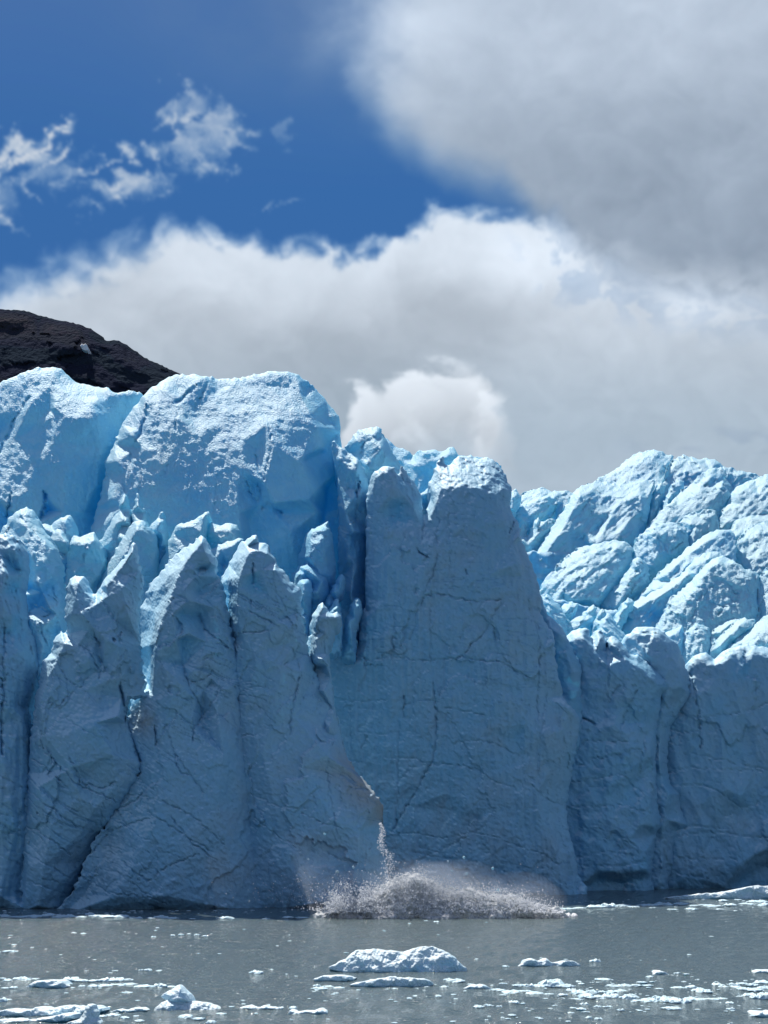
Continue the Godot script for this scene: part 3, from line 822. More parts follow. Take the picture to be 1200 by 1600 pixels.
	ice({"n": "ice_tower", "c": "ice tower", "g": "shaded ice towers of the near front", "l": "broad ice tower with a stepped crest and a small bright blue slit",
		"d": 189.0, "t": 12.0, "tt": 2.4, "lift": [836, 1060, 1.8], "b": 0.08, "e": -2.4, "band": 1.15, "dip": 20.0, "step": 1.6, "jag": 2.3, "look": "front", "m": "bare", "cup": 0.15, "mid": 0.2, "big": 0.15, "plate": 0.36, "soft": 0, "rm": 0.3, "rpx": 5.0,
		"o": "343,912,-7 350,898,-7 357,882,-6.8 365,868,-6.4 371,854,-6 378,846,-5 386,842,-4 394,836,-2.6 400,836,-2 405,847 415,848 420,853 424,865 432,876 437,888 445,893 452,904 460,913 470,922 471,931 471,955 474,975 478,1000 482,1020 488,1036 492,1050 520,1100 531,1148 541,1180,-2.2,-0.5 549,1195,-2,-1 559,1207,-1.8,-1 572,1222,-1.8,-1 584,1236,-1.8,-1 594,1250,-1.8,-1 599,1262,-2,-1 597,1276,-2.4,-0.7 597,1292 601,1330 612,1390 618,1430 380,1430,2 370,1200,1.8 360,1060,0.4 350,1000,-3 345,935,-6.6 343,925,-7",
		"p": "399,842,0 390,862,0.8 381,882,1.2 374,902,1.6 372,918,1.8 371,940,1.8 372,970,1.6 385,855,-1.8 372,876,-1.6 358,905,-2.6 357,925,-3.6,0.9 356,945,-3.4,0.9 364,915,-0.4 404,860,0.8 418,865,0.6 410,890,1.8 430,890,1 440,910,1 455,930,0.8 420,930,2.2 395,895,1.6 394,900,1.2,1 397,912,1.0,1 394,930,1.7 390,960,2.4 430,970,2.6 455,980,2 465,1000,1 380,1000,2 400,1020,3.2 440,1040,3.2 470,1050,1.8 390,1080,3 430,1100,3.8 380,1120,2.4 460,1120,3 410,1180,4.2 470,1200,4 510,1180,3.4 430,1260,5 520,1280,4.6 560,1300,3.2 556,1212,0.6,-0.8 575,1232,0.6,-0.9 592,1248,0,-0.8 450,1350,5.4 560,1390,4 500,1410,5 400,1400,3.4",
		"k": ["2.4,1.2: 395,880 396,896 395,912", "1.4,0.6: 393,938 392,952", "2,0.8: 366,995 385,988 405,988 425,983", "1.5,0.6: 385,953 410,965 435,978", "1.4,0.6: 440,935 447,955", "1.6,0.7: 455,1010 466,1035 470,1055 463,1080 455,1115 452,1150", "1.5,0.6: 362,1145 380,1150 400,1148", "1.4,0.5: 370,1095 400,1100 430,1130", "1.3,0.5: 380,1180 373,1220 372,1260", "1.4,0.5: 390,1240 440,1262 480,1262", "1.3,0.5: 520,1160 510,1200 515,1240 525,1300", "1.4,0.6: 470,1270 500,1285 540,1295", "1.3,0.5: 400,1280 440,1310 470,1330", "1.3,0.5: 505,1330 540,1345 580,1350"]})
	ice({"n": "ice_horn", "c": "ice horn", "l": "small forked ice horn standing in front of the blue cleft",
		"d": 191.5, "t": 5.0, "b": 0.0, "e": -1.6, "jag": 2.3, "look": "front", "m": "bare", "cup": 0.12, "mid": 0.35, "rm": 0.5, "rpx": 4.0, "step": 1.6,
		"o": "480,1015,-4.4 482,1000,-4.4 485,985,-4.2 487,962,-3.4 493,955,-3 498,946,-2.4 504,941,-1.6 508,946 512,955 520,958 526,956 529,960 533,967 530,976 522,984 518,1000 514,1020 514,1040,0.2 516,1060,0.4 519,1078,0.4 523,1110,0.6 540,1170 560,1230 540,1260 490,1180 482,1080 488,1040,-3",
		"p": "503,950,0.1 497,962,0.4 495,980,0.8 495,1000,0.9 492,1025,0.8 489,1038,0.2 489,985,-1.8 487,1005,-2.2 510,965,0.6 525,966,0 508,990,1.2 504,1030,1.8 505,1080,2.2 515,1140,2.4 530,1200,2",
		"k": ["1.6,0.8: 489,1035 489,1055 492,1080", "1.4,0.6: 480,1048 490,1053 497,1050", "1.5,0.6: 495,1055 493,1085 500,1105"]})


func centre():
	ice({"n": "ice_wall", "c": "ice wall", "l": "thin glowing blue ice wall seen through the notch beside the great tower",
		"d": 238.0, "t": 5.0, "b": 0.3, "e": -1.0, "m": "thin", "cup": 0.12,
		"o": "600,690,-7 612,692,-6 617,697,-6 630,700,-5 640,705,-4 645,714,-4 652,705,-3 665,704 680,703 690,705 700,700 709,698 714,707,0 722,712,0 745,713,0 775,722,-2 785,740,-3 780,860 600,860,-4",
		"p": "625,720,-3.6 650,730,-0.6,0.6 665,740,0.6,0.7 680,720,0.6 690,740,1 700,715,1.6 655,770,2,0.6 675,780,2,0.6 640,760,0 720,740,2",
		"k": ["1.6,0.7: 642,708 640,722"]})
	ice({"n": "ice_block", "c": "ice block", "l": "little ice saddle bridging the notch left of the great tower's cap",
		"d": 231.0, "t": 4.0, "b": 0.3, "e": -1.0, "m": "thin", "step": 1.6, "big": 0.3, "mid": 0.3, "cup": 0.15,
		"o": "648,766 656,772 663,768 669,762 674,770 674,800 668,830 655,830 648,790", "p": "655,778,0.4 668,772,0.5 662,782,-0.6,0.8 663,800,0.5"})
	ice({"n": "ice_tower", "c": "ice tower", "l": "great flat faced ice tower in the middle, tallest of the shaded front",
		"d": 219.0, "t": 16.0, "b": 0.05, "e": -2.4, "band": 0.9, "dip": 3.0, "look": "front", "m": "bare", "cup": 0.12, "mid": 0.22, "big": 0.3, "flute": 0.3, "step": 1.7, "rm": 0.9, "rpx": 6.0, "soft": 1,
		"o": "573,800,-3.4 572,785,-3.4 575,765,-3.4 577,752,-3.2 583,740,-2.8 593,732,-2.4 607,728,-2 616,730,-2 617,738,-2.4 623,742,-2.8 624,734,-4 630,728,-5 640,744,-5 650,758,-5 658,775,-5 661,793,-4.6 663,806,-4 668,793,-5 672,780,-5.6 670,766,-6 669,758,-6 675,745,-6.6 682,726,-7 690,712,-7.4 694,713,-7.4 696,726,-7 703,727,-7.4 709,718,-8 716,713,-8.6 727,713,-9 745,715,-9.4 765,717,-9.4 780,727,-8.6 786,735,-8 791,746,-7 796,757,-6 800,766,-5.4 797,780,-4.6 798,796,-4.2 801,803,-4 807,813,-4 811,824,-4 816,842,-4 821,860,-4 826,873,-4 833,891,-4 839,906,-4 846,932,-4 845,945,-4 845,960,-4 851,971,-4 857,981,-4 864,989,-4 866,1002 868,1030 873,1060 881,1090,-4 892,1104 906,1125,-5 904,1150,-5 900,1170,-5 897,1190,-5 890,1225,-5 885,1260,-4 888,1290,-3 898,1330,-2 902,1360,-2 900,1410,-1 500,1410,-3 500,1200,-4 508,1120,-5.4 506,1090,-5.6 503,1065,-5.8 504,1040,-5.8 508,1010,-5.6 520,996,-5.2 528,988,-4.6 533,982,-4 541,986,-3.4 549,1002,-3 556,1015,-3.4 559,1010,-4 560,990,-3.4 565,966,-3.2 571,948,-3.4 574,955,-3.4 571,935,-3.4 572,890,-3.4 573,840,-3.4",
		"p": "580,770,-1.7 590,745,-0.9 604,738,-0.3 612,745,-0.2 607,775,0.1 605,830,0.3 604,880,0.3 602,940,0.4 600,1000,0.2 590,800,-1 589,880,-1 587,950,-0.8 578,920,-2.2 616,760,-0.4 624,760,-1.6,0.5 625,790,-2.2,0.9 622,812,-1.8,0.8 632,775,-1.6 630,830,-0.2 645,790,-1.6 655,815,-1.4 640,850,0.2 660,840,-0.2 664,820,-1.6 672,810,-1.2 680,790,-1 676,770,-3.4 686,745,-4.4 700,745,-3.4 690,765,-1.4 720,735,-5 720,760,-0.8 750,735,-5.6 750,765,-0.6 775,745,-4.6 775,775,-1 787,765,-2.6 690,850,0.6 720,820,0.5 760,820,0.6 785,810,-0.6 800,850,-1 811,838,-0.8 808,880,0.2 804,940,0.6 815,900,-1 830,920,-2.4 760,900,1 700,920,1 650,920,0.8 620,960,0.6 690,1000,1 750,1000,1.2 800,1000,0.6 835,985,-1.4 850,1010,-2.4 828,1060,-0.6 850,1090,-2 780,1080,1.4 700,1060,0.8 640,1040,0.5 600,1050,-0.2 560,1040,-1.8 540,1000,-2.6 545,965,-3.4 575,1000,-1.2 574,962,-2,0.6 575,985,-1.8,0.6 556,1000,-3,0.6 560,1090,-2.2 535,1060,-3.8 550,1140,-2.6 610,1120,-0.2 600,1200,-0.2 680,1150,0.6 750,1150,1.2 810,1120,1.2 805,1150,0.2,0.4 814,1175,0.2 830,1140,0.6 855,1150,0.4 880,1140,-1.8 890,1160,-3 860,1200,-0.6 840,1240,0.8 780,1230,1.4 700,1240,1.2 640,1260,0.8 580,1280,-0.4 720,1270,1.0 690,1262,0.2,-0.3 745,1280,0.4,-0.3 760,1262,1.6 850,1290,0.6 830,1330,1.4 870,1340,0.4 760,1340,1.8 680,1340,1.4 600,1350,0.6 560,1380,-0.4 720,1395,1.8 840,1395,1.2 880,1390,0.2",
		"k": ["1.8,0.8: 545,1018 575,1032 600,1028 625,1026 640,1030 672,1032 700,1030 722,1026 750,1032 785,1036 812,1052 830,1062", "2,0.9: 664,930 690,929 712,935 740,939 765,938 780,937 783,942 775,955 766,968 762,985 748,998 736,1008 728,1020", "1.4,0.6: 672,942 672,985 673,1030", "1.6,0.7: 684,862 677,895 666,920 660,938 652,958 648,975 640,1000", "1.6,0.7: 688,812 680,835 684,850", "1.5,0.7: 661,812 661,838 654,860", "3,1.6: 650,856 656,862 668,870", "1.3,0.5: 628,852 632,835 637,825", "2.2,1.2: 806,810 802,822 796,832", "2,1.0: 676,1062 680,1085 682,1120 682,1160 678,1185 664,1208 652,1232 638,1256 622,1282 612,1300", "1.4,0.6: 600,1184 640,1184 680,1194 720,1196 750,1204 772,1220 804,1230", "1.4,0.6: 694,1106 725,1110 755,1116", "1.4,0.6: 712,1160 745,1156 780,1165 812,1182", "1.4,0.6: 618,1300 620,1245 622,1200 624,1130", "2.6,1.2: 630,1088 632,1100 630,1108", "2.2,1.1: 613,995 614,1012 612,1030", "1.6,0.8: 630,1112 630,1122", "2.4,1.0: 574,1150 570,1162 564,1170", "1.3,0.6: 616,965 618,1000 614,1030", "1.4,0.6: 840,972 844,1010 842,1060 838,1095 842,1130", "1.4,0.5: 612,1300 650,1302 690,1310 740,1300 775,1308 815,1324 850,1336 872,1350", "1.3,0.5: 640,1350 680,1332 720,1312 756,1290 775,1262", "1.3,0.5: 830,1225 850,1245 872,1256 900,1252", "1.3,0.4: 548,1085 547,1140 549,1180", "1.3,0.4: 530,1094 570,1096 605,1092", "1.3,0.4: 560,1145 600,1146 640,1142", "1.2,0.4: 700,790 704,850 702,900", "1.2,0.5: 765,1000 775,1004", "1.4,0.7: 771,988 774,996", "1.4,0.7: 728,890 730,898", "1.2,0.4: 860,1060 850,1110 843,1160 840,1200", "1.3,0.5: 870,1255 900,1262 ", "1.3,0.5: 616,1232 640,1200 690,1190"]})
	ice({"n": "ice_fin", "c": "ice fin", "l": "translucent blue ice fin clinging to the great tower's right side",
		"d": 230.0, "t": 5.0, "b": 0.3, "e": -1.6, "m": "bare", "look": "front", "cup": 0.2,
		"o": "843,925 850,948 857,962 867,970 878,980 884,990 890,1005 898,1022 905,1036 909,1049 907,1075 909,1105 909,1135 900,1180 880,1180 850,1100 840,1000",
		"p": "860,980,0.4 875,990,0.6 885,1020,0.8 895,1050,0.6 880,1060,0.2,0.8 870,1020,0,0.8 895,1090,0.2 890,1120,-0.3"})


func right_front():
	ice({"n": "ice_block", "c": "ice block", "g": "shaded ice blocks right of the great tower", "l": "toothed ice block right of the great tower with an overhanging beak",
		"d": 233.0, "t": 12.0, "b": 0.2, "e": -3.0, "band": 1.3, "dip": -2.0, "m": "bare", "look": "front", "cup": 0.3, "mid": 0.5, "rm": 0.8, "rpx": 6.0,
		"o": "850,1040,0 880,1005,-2 885,994 893,986 905,982 917,981 922,990 925,998 932,986 938,984 944,992 947,1004 949,1014 952,997 956,993 968,1000 978,1012 986,1022 997,1022 1007,1033 1018,1040 1030,1052 1042,1063 1046,1072 1040,1080 1034,1086 1033,1097 1030,1120 1026,1145 1025,1200 1027,1255 1033,1287 1025,1305 1021,1340 1018,1372 1015,1410 860,1410,0.6 850,1200,0.6",
		"p": "898,1000,-0.6 912,996,0 938,1000,0 930,1020,0.6 905,1040,-0.6 960,1010,0.4 975,1030,1.2 995,1040,1 1015,1058,0.6 1030,1072,0 950,1040,1.4 948,1090,1.8 900,1100,-0.6 920,1080,0.8 985,1080,1.8 1015,1100,0 1010,1130,-0.6 960,1130,2 900,1150,0 940,1180,2 990,1160,1.8 1015,1180,0.4 900,1220,0.8 950,1230,2.4 975,1215,2.2 985,1230,0.6,0.3 1000,1250,1 990,1200,1.8 1015,1250,0.6 900,1290,1.4 950,1280,2.6 1000,1290,2 1020,1290,0.6 985,1310,2.4 910,1340,2 960,1330,2.6 1010,1330,1.4 930,1362,2.4 935,1376,-0.6,0.4 975,1378,-0.8,0.4 1005,1372,-0.4 970,1362,2.4 1012,1360,1.6 900,1395,1.6 950,1400,-0.6 1010,1400,-0.4",
		"k": ["3.4,2.2: 906,1119 918,1124 930,1132", "1.4,0.7: 948,1015 950,1050 950,1100", "1.5,0.7: 966,1070 958,1085 950,1102", "1.6,0.7: 996,1078 986,1095 976,1120 970,1140", "1.6,0.7: 900,1164 920,1158 960,1158 1000,1160", "1.5,0.7: 896,1183 900,1195 912,1194 905,1184", "1.6,0.7: 924,1186 960,1180 990,1172 1010,1172", "1.4,0.6: 888,1222 920,1218 950,1212 975,1210 1000,1200", "1.5,0.6: 976,1212 986,1228 1000,1236 1014,1242", "1.5,0.6: 885,1260 930,1260 965,1258 1000,1266 1025,1272", "1.4,0.5: 890,1290 940,1296 980,1310 990,1320", "1.4,0.5: 900,1340 950,1330 1000,1340", "1.4,0.5: 900,1352 960,1352 1012,1348"]})
	ice({"n": "ice_block", "c": "ice block", "g": "shaded ice blocks right of the great tower", "l": "round shouldered ice block behind the beaked one, narrowing downwards",
		"d": 238.0, "t": 10.0, "b": 0.14, "e": -2.4, "band": 1.2, "dip": -2.0, "m": "bare", "look": "front", "cup": 0.3, "mid": 0.4,
		"o": "975,1000 985,990 991,982 1005,979 1020,979 1031,983 1040,991 1052,1000 1061,1011 1068,1030 1074,1046 1077,1060 1076,1090 1062,1112 1048,1140 1044,1180 1043,1208 1050,1228 1062,1240 1061,1252 1068,1275 1076,1290 1062,1300 1053,1330 1055,1350 1045,1370 1040,1410 970,1410 970,1100",
		"p": "990,996,-0.4 1010,990,0 1030,996,0.2 1010,1020,1.4 1040,1010,0.8 1040,1050,1.6 1060,1040,0.4 1066,1070,0.2 1040,1090,1.2 1032,1140,0.6 1032,1200,1 1035,1222,0.6 1045,1240,1.4 1040,1280,1.4 1060,1285,0.6 1035,1320,1 1035,1380,1.2",
		"k": ["1.8,0.9: 992,990 1008,988 1025,990", "1.6,0.8: 1026,1150 1027,1190 1028,1212", "1.4,0.6: 1030,1212 1045,1212 1060,1216", "1.4,0.5: 1028,1300 1045,1296 1060,1300"]})
	ice({"n": "ice_wall", "c": "ice wall", "l": "broad shaded ice wall at the far right with a scalloped snowy rim",
		"d": 241.0, "t": 14.0, "b": 0.1, "e": -2.0, "band": 1.3, "dip": 2.0, "m": "bare", "look": "front", "cup": 0.25, "mid": 0.45, "lean": 0.1,
		"o": "1040,1120 1060,1095 1070,1056 1074,1042 1080,1030 1088,1023 1098,1021 1108,1023 1115,1031 1122,1027 1130,1018 1140,1013 1160,1008 1180,1008 1200,1012 1240,1010 1310,1020 1310,1410 1020,1410 1030,1250",
		"p": "1085,1040,-0.4 1100,1036,0 1115,1042,0 1140,1030,0.2 1180,1024,0.4 1230,1030,0.6 1090,1080,0.6 1120,1070,1 1165,1043,0.6,0.7 1170,1065,1 1230,1080,1.6 1070,1130,0.4 1110,1140,1.4 1160,1130,1.2 1220,1160,2 1080,1190,0.8 1130,1200,1.6 1180,1200,1.4 1060,1230,0.2 1090,1260,1.6 1130,1232,2.4 1160,1245,2.6 1170,1260,1 1150,1268,0.8 1100,1290,2 1080,1300,0.8 1120,1290,0.4 1180,1270,1 1240,1280,1.6 1060,1330,1 1100,1335,1.6 1150,1310,1.2 1070,1370,1 1120,1350,1.8 1132,1384,0.6 1145,1362,2.0 1165,1345,2.4 1190,1330,2.8 1230,1310,3 1140,1392,-0.4,0.2 1160,1374,-0.4,0.2 1190,1356,-0.4,0.2 1230,1344,-0.2 1190,1390,-0.4 1260,1390,-0.4",
		"k": ["2,1.2: 1077,1052 1086,1080 1090,1110 1094,1140 1093,1150 1097,1155 1094,1168", "1.5,0.6: 1042,1113 1070,1116 1100,1121 1140,1116 1170,1110 1200,1098", "1.5,0.6: 1042,1138 1070,1144 1095,1142", "1.5,0.6: 1080,1178 1110,1184 1140,1190 1180,1200 1220,1200", "1.4,0.5: 1045,1206 1080,1200 1130,1202 1190,1204", "1.5,0.6: 1055,1226 1080,1226 1110,1230 1140,1250 1160,1262 1190,1252 1220,1225", "1.5,0.6: 1060,1305 1110,1300 1160,1306 1220,1312", "1.4,0.5: 1050,1298 1090,1290 1130,1296", "1.3,0.5: 1150,1270 1152,1300 1155,1340", "1.4,0.5: 1060,1340 1110,1342 1150,1344", "1.4,0.5: 1050,1360 1090,1372 1130,1366", "1.4,0.5: 1174,1084 1182,1075 1190,1065", "1.3,0.4: 1110,1260 1135,1275 1160,1258"]})


func right_field():
	var piece := func(called: String, label: String, d: float, o: String, p: String, more := {}):
		var spec := {"n": called, "c": called.replace("_", " "), "g": "leaning slabs of the broken ice field", "l": label, "d": d, "t": 4.0, "tilt": [0.2, 0.42], "b": 0.05, "e": -1.2, "o": o, "p": p, "big": 0.4, "mid": 0.22, "plate": 0.34, "cup": 0.28, "rm": 0.28, "rpx": 3.0, "curve": 0.0, "jag": 2.0, "flute": 0.42, "soft": 0, "lean": -0.5, "step": 1.7}
		spec.merge(more, true)
		ice(spec)
	piece.call("ice_peak", "pale ice peak, highest on the right skyline, with a shaded hollow", 332.0, "925,762 932,750,-6 945,742,-7 960,735,-8 975,722,-9 990,711,-10 1005,707,-10 1018,704,-10 1030,704,-9 1040,710,-9 1053,713,-9 1048,730,-7 1042,760 1040,790 940,790", "960,745,-5 985,728,-5.5 1003,715,-6.5 1022,712,-6.6 975,752,-2.6 995,740,-3.4,0.4 1015,735,-3.6,0.4 1000,752,-2,0.6 1030,728,-5 1040,725,-6 1030,755,-1 985,775,1 1020,775,1", {"k": ["1.6,0.8: 1046,716 1040,735 1036,752"]})
	piece.call("ice_peak", "smooth blue ice hump on the skyline right of the highest peak", 326.0, "1030,780 1036,755 1039,738 1048,723,-7 1060,714,-9 1072,711,-10 1085,715,-10 1100,716,-10 1112,717,-10 1125,723,-9 1134,730,-9 1146,745,-7 1150,790 1100,830 1030,830", "1046,740,-3.6 1056,726,-5 1072,719,-6.6 1090,722,-6.6 1115,726,-6 1065,738,-3.4,0.3 1085,735,-3.8,0.5 1110,738,-3.4,0.5 1055,760,-1.6,0.5 1074,755,-2.6,0.8 1075,775,-2,0.9 1090,760,-1.6,0.6 1110,765,-1 1130,755,-2 1060,790,0", {"cup": 0.15, "mid": 0.4})
	piece.call("ice_ridge", "low rubbly ice ridge trailing down the skyline at the right", 328.0, "1120,740 1130,728 1138,731 1146,731 1151,736 1160,736 1167,739 1176,740 1184,742 1192,747 1200,760 1195,800 1120,810", "1136,738,0.4 1150,742,0.6 1165,746,0.6 1180,748,0.3 1140,760,0,0.5 1160,765,0.6,0.4 1180,765,1", {"mid": 1.0, "cup": 0.7, "b": 0.3})
	piece.call("ice_slab", "small far ice slab highest beside the great tower's right edge", 326.0, "800,800 806,788 814,773,-4 827,766,-5 842,763,-6 858,766,-6 875,767,-6 896,770,-6 896,800 880,840 810,840", "820,778,-1.6 840,772,-2.6 868,774,-3 830,790,0.6 855,785,0 868,800,-2,0.5 880,785,-2.6 860,830,1", {"step": 1.5})
	piece.call("ice_slab", "middle far ice slab with a thin curled edge beside the great tower", 319.0, "796,800 808,796 820,787 834,781 846,777 858,774 870,780,-3.4 872,786 868,800,-3.4 862,808 848,814 838,818 830,828 823,838 820,870 800,860", "812,802,0.4 835,790,0.6 855,783,0.4 820,816,1.6 840,803,1.4 855,798,0 862,790,-0.6 858,803,-1.2,0.6 832,815,0.6,0.6 820,835,1,0.5", {"step": 1.5, "k": ["1.6,1.0: 868,788 866,798 860,806"]})
	piece.call("ice_slab", "lower far ice slab with a round dimple beside the great tower", 313.0, "806,840 814,822 818,818 824,838,-3 834,818 842,808 845,815 856,811 866,811 868,820 860,835 838,860 832,872 824,880 800,900", "838,818,0.8 850,818,1 840,826,0.4 853,826,0.6 835,840,1.6 830,855,0.8,0.5 822,850,0.6 815,845,1", {"step": 1.5})
	piece.call("ice_block", "sliver of frosty ice peeping past the great tower's shoulder", 318.0, "786,800 796,775 800,767 806,763 809,769 815,776 808,798 800,830 786,830", "800,778,0.4 806,776,0.4 800,795,1", {"step": 1.5})
	piece.call("ice_slab", "long lit ice slab sweeping up to the skyline below the highest peak", 308.0, "805,905 815,890 830,872 845,850,-3 860,830,-3.4 872,810,-4 885,788,-4.6 895,770,-5.6 905,761,-7 918,755,-8.6 930,752,-9.4 944,753,-9.4 956,757,-9 976,756,-8 1000,752,-8 1021,749,-8 1024,752,-8 1018,780,-6 1012,810,-4.6 1005,840,-4 985,870 940,880 880,930 820,930", "905,775,-2.4 925,765,-4.6 895,795,-0.6 880,825,0.8 862,850,1.6 845,875,2 916,782,-2 938,775,-4.6 930,800,-2.6 912,830,-0.6 890,860,1 950,790,-4,0.3 935,825,-2.2,0.35 912,846,-1,0.3 965,775,-4 958,800,-1.8 975,785,-1.8 945,828,0.6 1000,775,-2.6 985,810,0.2 965,840,1.4 930,850,1.4 1005,800,-1.6,0.4 995,835,0,0.4 1012,780,-3.6", {"k": ["1.6,0.8: 925,778 916,790 905,806", "2,1.0: 915,838 910,844", "1.6,0.7: 962,790 945,812 930,835"]})
	piece.call("ice_fin", "left one of two small upright ice fins under the blue hump", 313.0, "1004,840 1010,815 1015,795 1021,772 1027,757 1034,752 1041,758 1039,772 1034,788 1026,804 1016,830", "1030,764,0.6 1024,780,0.8 1017,805,1 1034,772,-0.6 1025,795,-0.3 1014,825,1", {"t": 5.0, "step": 1.5})
	piece.call("ice_fin", "right one of two small upright ice fins under the blue hump", 311.0, "1020,830 1033,800 1040,775 1049,757 1056,754 1062,750 1068,752 1069,766 1062,780 1048,795 1030,830", "1052,764,0.5 1062,758,0.3 1045,780,1 1058,775,0.3 1040,800,1.4", {"t": 5.0, "step": 1.5, "b": 0.3})
	piece.call("ice_slab", "long white ice slope rising to a thin blue tongue below the hump", 305.0, "1000,850 1010,828 1020,812 1040,790 1060,772,-4 1080,755,-5 1095,742,-5.6 1105,734,-6 1118,731,-6.4 1130,733,-6.4 1135,737,-6.4 1131,750,-5 1128,758 1133,760 1137,765 1140,775 1132,790 1125,805 1118,830 1060,860 1010,870", "1112,742,-4,0.4 1125,742,-5,0.5 1118,755,-3.6,0.5 1095,755,-3.2 1108,750,-2.6 1105,762,-2 1080,772,-1.6 1095,770,-0.6 1120,765,-1.4 1125,770,-0.6 1060,790,-0.6 1085,785,0.6 1115,782,0.8 1040,808,0.6 1065,805,1.4 1100,800,2 1030,830,1.6 1070,830,2.4", {"b": 0.0, "k": ["1.8,0.9: 1096,764 1112,756 1120,748", "1.8,0.8: 1100,772 1118,766 1136,764"]})
	piece.call("ice_slab", "broad white ice slope at the right edge below the skyline", 300.0, "1115,840 1122,820 1128,800 1136,785,-4 1144,768,-5 1152,759,-5.6 1165,754,-6 1180,749,-6.4 1192,744,-7 1200,741,-7 1240,728,-8 1310,720,-8 1310,850 1200,870 1130,860", "1150,772,-2 1170,762,-3 1195,752,-3.6 1240,745,-4 1140,795,-0.4 1160,790,0 1185,775,-1 1230,770,-1.4 1135,818,1.2 1160,812,1.6 1195,800,1.2 1250,800,1.6 1128,815,0,0.6", {"b": 0.0, "cup": 0.5})
	piece.call("ice_rubble", "cracked rubbly ice mass in the middle of the right ice field", 297.0, "1052,830 1060,818 1070,806 1082,802 1095,800 1107,796 1117,798 1121,808 1124,825 1118,840 1100,850 1070,870 1055,850", "1070,816,0.4 1085,810,0.8 1105,806,0.6 1085,822,1.6 1105,818,1.4 1115,812,0.2 1075,832,0,0.7 1080,838,-0.6,0.9 1095,835,1.4 1110,835,0.6", {"mid": 1.1, "cup": 0.7})
	piece.call("ice_block", "small upright ice chip beside the rubbly mass and the blue gap", 294.0, "1074,852 1077,838 1082,826 1088,821 1093,824 1098,832 1100,842 1092,856 1080,866", "1086,828,0.6 1084,840,1 1092,838,0.4 1084,852,0.6", {"step": 1.5, "t": 4.0})
	piece.call("ice_slab", "textured ice slab at the right edge under the broad white slope", 292.0, "1130,850 1140,828 1150,812,-4 1160,806,-5 1176,802,-5 1200,799,-5.6 1250,792,-6 1310,790,-6 1310,880 1180,880 1135,880", "1155,820,-1.6 1175,812,-2 1200,812,-2 1150,838,0.6 1175,830,0.6 1195,825,0 1250,820,-0.4 1200,850,2.4", {"b": 0.05})
	piece.call("ice_block", "cracked round faced ice block with a pale cyan left cheek", 293.0, "985,880 990,858 994,846 1000,835 1010,826 1020,820 1034,818 1046,816 1056,817 1066,822 1073,825 1076,840 1077,856 1066,866 1052,876 1036,892 1015,912 990,905", "1000,850,-0.4,0.3 1012,835,0,0.3 1025,830,0.8 1030,840,2 1045,828,1 1060,828,0.9 1070,840,0.4 1020,855,1.6,0.4 1035,865,2.2,0.3 1048,850,1.8 1040,842,1.2 1056,856,1.2 1064,855,0.4 1005,880,1.4,0.5 1020,885,2.2,0.4 1028,868,2.4 1050,866,1.4", {"mid": 0.7, "lean": 0.0, "k": ["1.6,0.9: 1022,832 1032,846 1042,862", "1.8,1.0: 1048,862 1060,850 1066,848", "1.4,0.7: 1046,832 1054,842 1050,856", "1.5,0.7: 1012,862 1014,872"]})
	piece.call("ice_mound", "large white rounded ice mass, brightest patch of the right field", 288.0, "835,960 843,922 850,906 859,896 868,893 869,886 880,873,-4 893,864,-5 905,856,-5.6 918,851,-6 940,848,-6.4 962,843,-6.6 976,845,-6.6 985,851,-6 990,859,-5.6 988,870,-5 985,884,-4.6 976,902,-4 960,922 946,938 935,950 925,952 900,948 880,950 860,965 840,975", "885,885,-1 905,870,-2 935,860,-3 965,855,-4 980,860,-4.4 870,905,0.2 890,900,1.4 915,890,1 945,880,-0.4 970,870,-2.6 855,920,0.6 880,925,2.4 905,915,3 930,908,2.4 950,895,1.4 968,885,-0.8 980,870,-3.6 925,935,3.6 900,938,3.6 938,935,2.6 950,915,1.2,0.3 965,900,-0.4,0.3 930,945,2.4,0.4 870,945,2.4", {"b": -0.05, "lean": -0.9, "mid": 0.8, "k": ["1.6,0.8: 880,935 882,920 878,905", "1.5,0.6: 905,925 912,905 920,890", "1.5,0.6: 886,880 878,892 868,905"]})
	piece.call("ice_block", "grooved grey blue ice block wedged right of the bright mass", 285.0, "938,940 950,928 962,914 974,902 984,886 990,874 1000,871 1010,880 1016,898 1014,915 1000,928 985,940 975,955 962,965 945,958", "960,925,0.6 980,905,1 995,885,0.8 1002,895,1.2 985,915,2 970,935,2 1005,910,0.8 990,925,1.4 955,948,1,0.5 965,955,0.4,0.4", {"cup": 0.5, "k": ["1.8,1.0: 972,940 984,925 992,912"]})
	piece.call("ice_slab", "textured ice slope at the right edge behind the big cracked face", 284.0, "1135,905 1145,880 1149,862 1151,846 1165,829,-4 1185,818,-5 1200,814,-5.6 1250,806,-6 1310,800,-6 1310,930 1200,960 1140,940", "1160,850,-0.6 1180,835,-1.4 1200,832,-2 1250,830,-2 1160,880,1.6 1185,865,1.4 1210,860,1 1175,895,2.6 1210,900,3.4", {"b": 0.05, "cup": 0.5})
	piece.call("ice_ridge", "long grey humped ice ridge crossing the middle of the right field", 279.0, "975,975 985,952,-3 1000,932,-3 1020,907,-3 1040,886,-3.4 1060,868,-4 1076,854,-4.6 1094,841,-5 1110,831,-5.4 1125,827,-5.4 1140,828,-5.4 1150,838,-5 1153,855,-4 1148,880 1100,920 1040,960 985,1000", "1000,945,0.6 1020,920,0.8 1040,898,0.8 1060,880,0.4 1082,862,-0.6 1102,847,-1.8 1120,840,-2.4 1068,888,0.8,0.35 1090,872,0,0.4 1115,858,-1.4,0.4 1138,848,-3,0.4 1050,910,1.2 1030,935,1.6 1010,955,1.6 1140,868,-1", {"mid": 0.5, "b": 0.18})
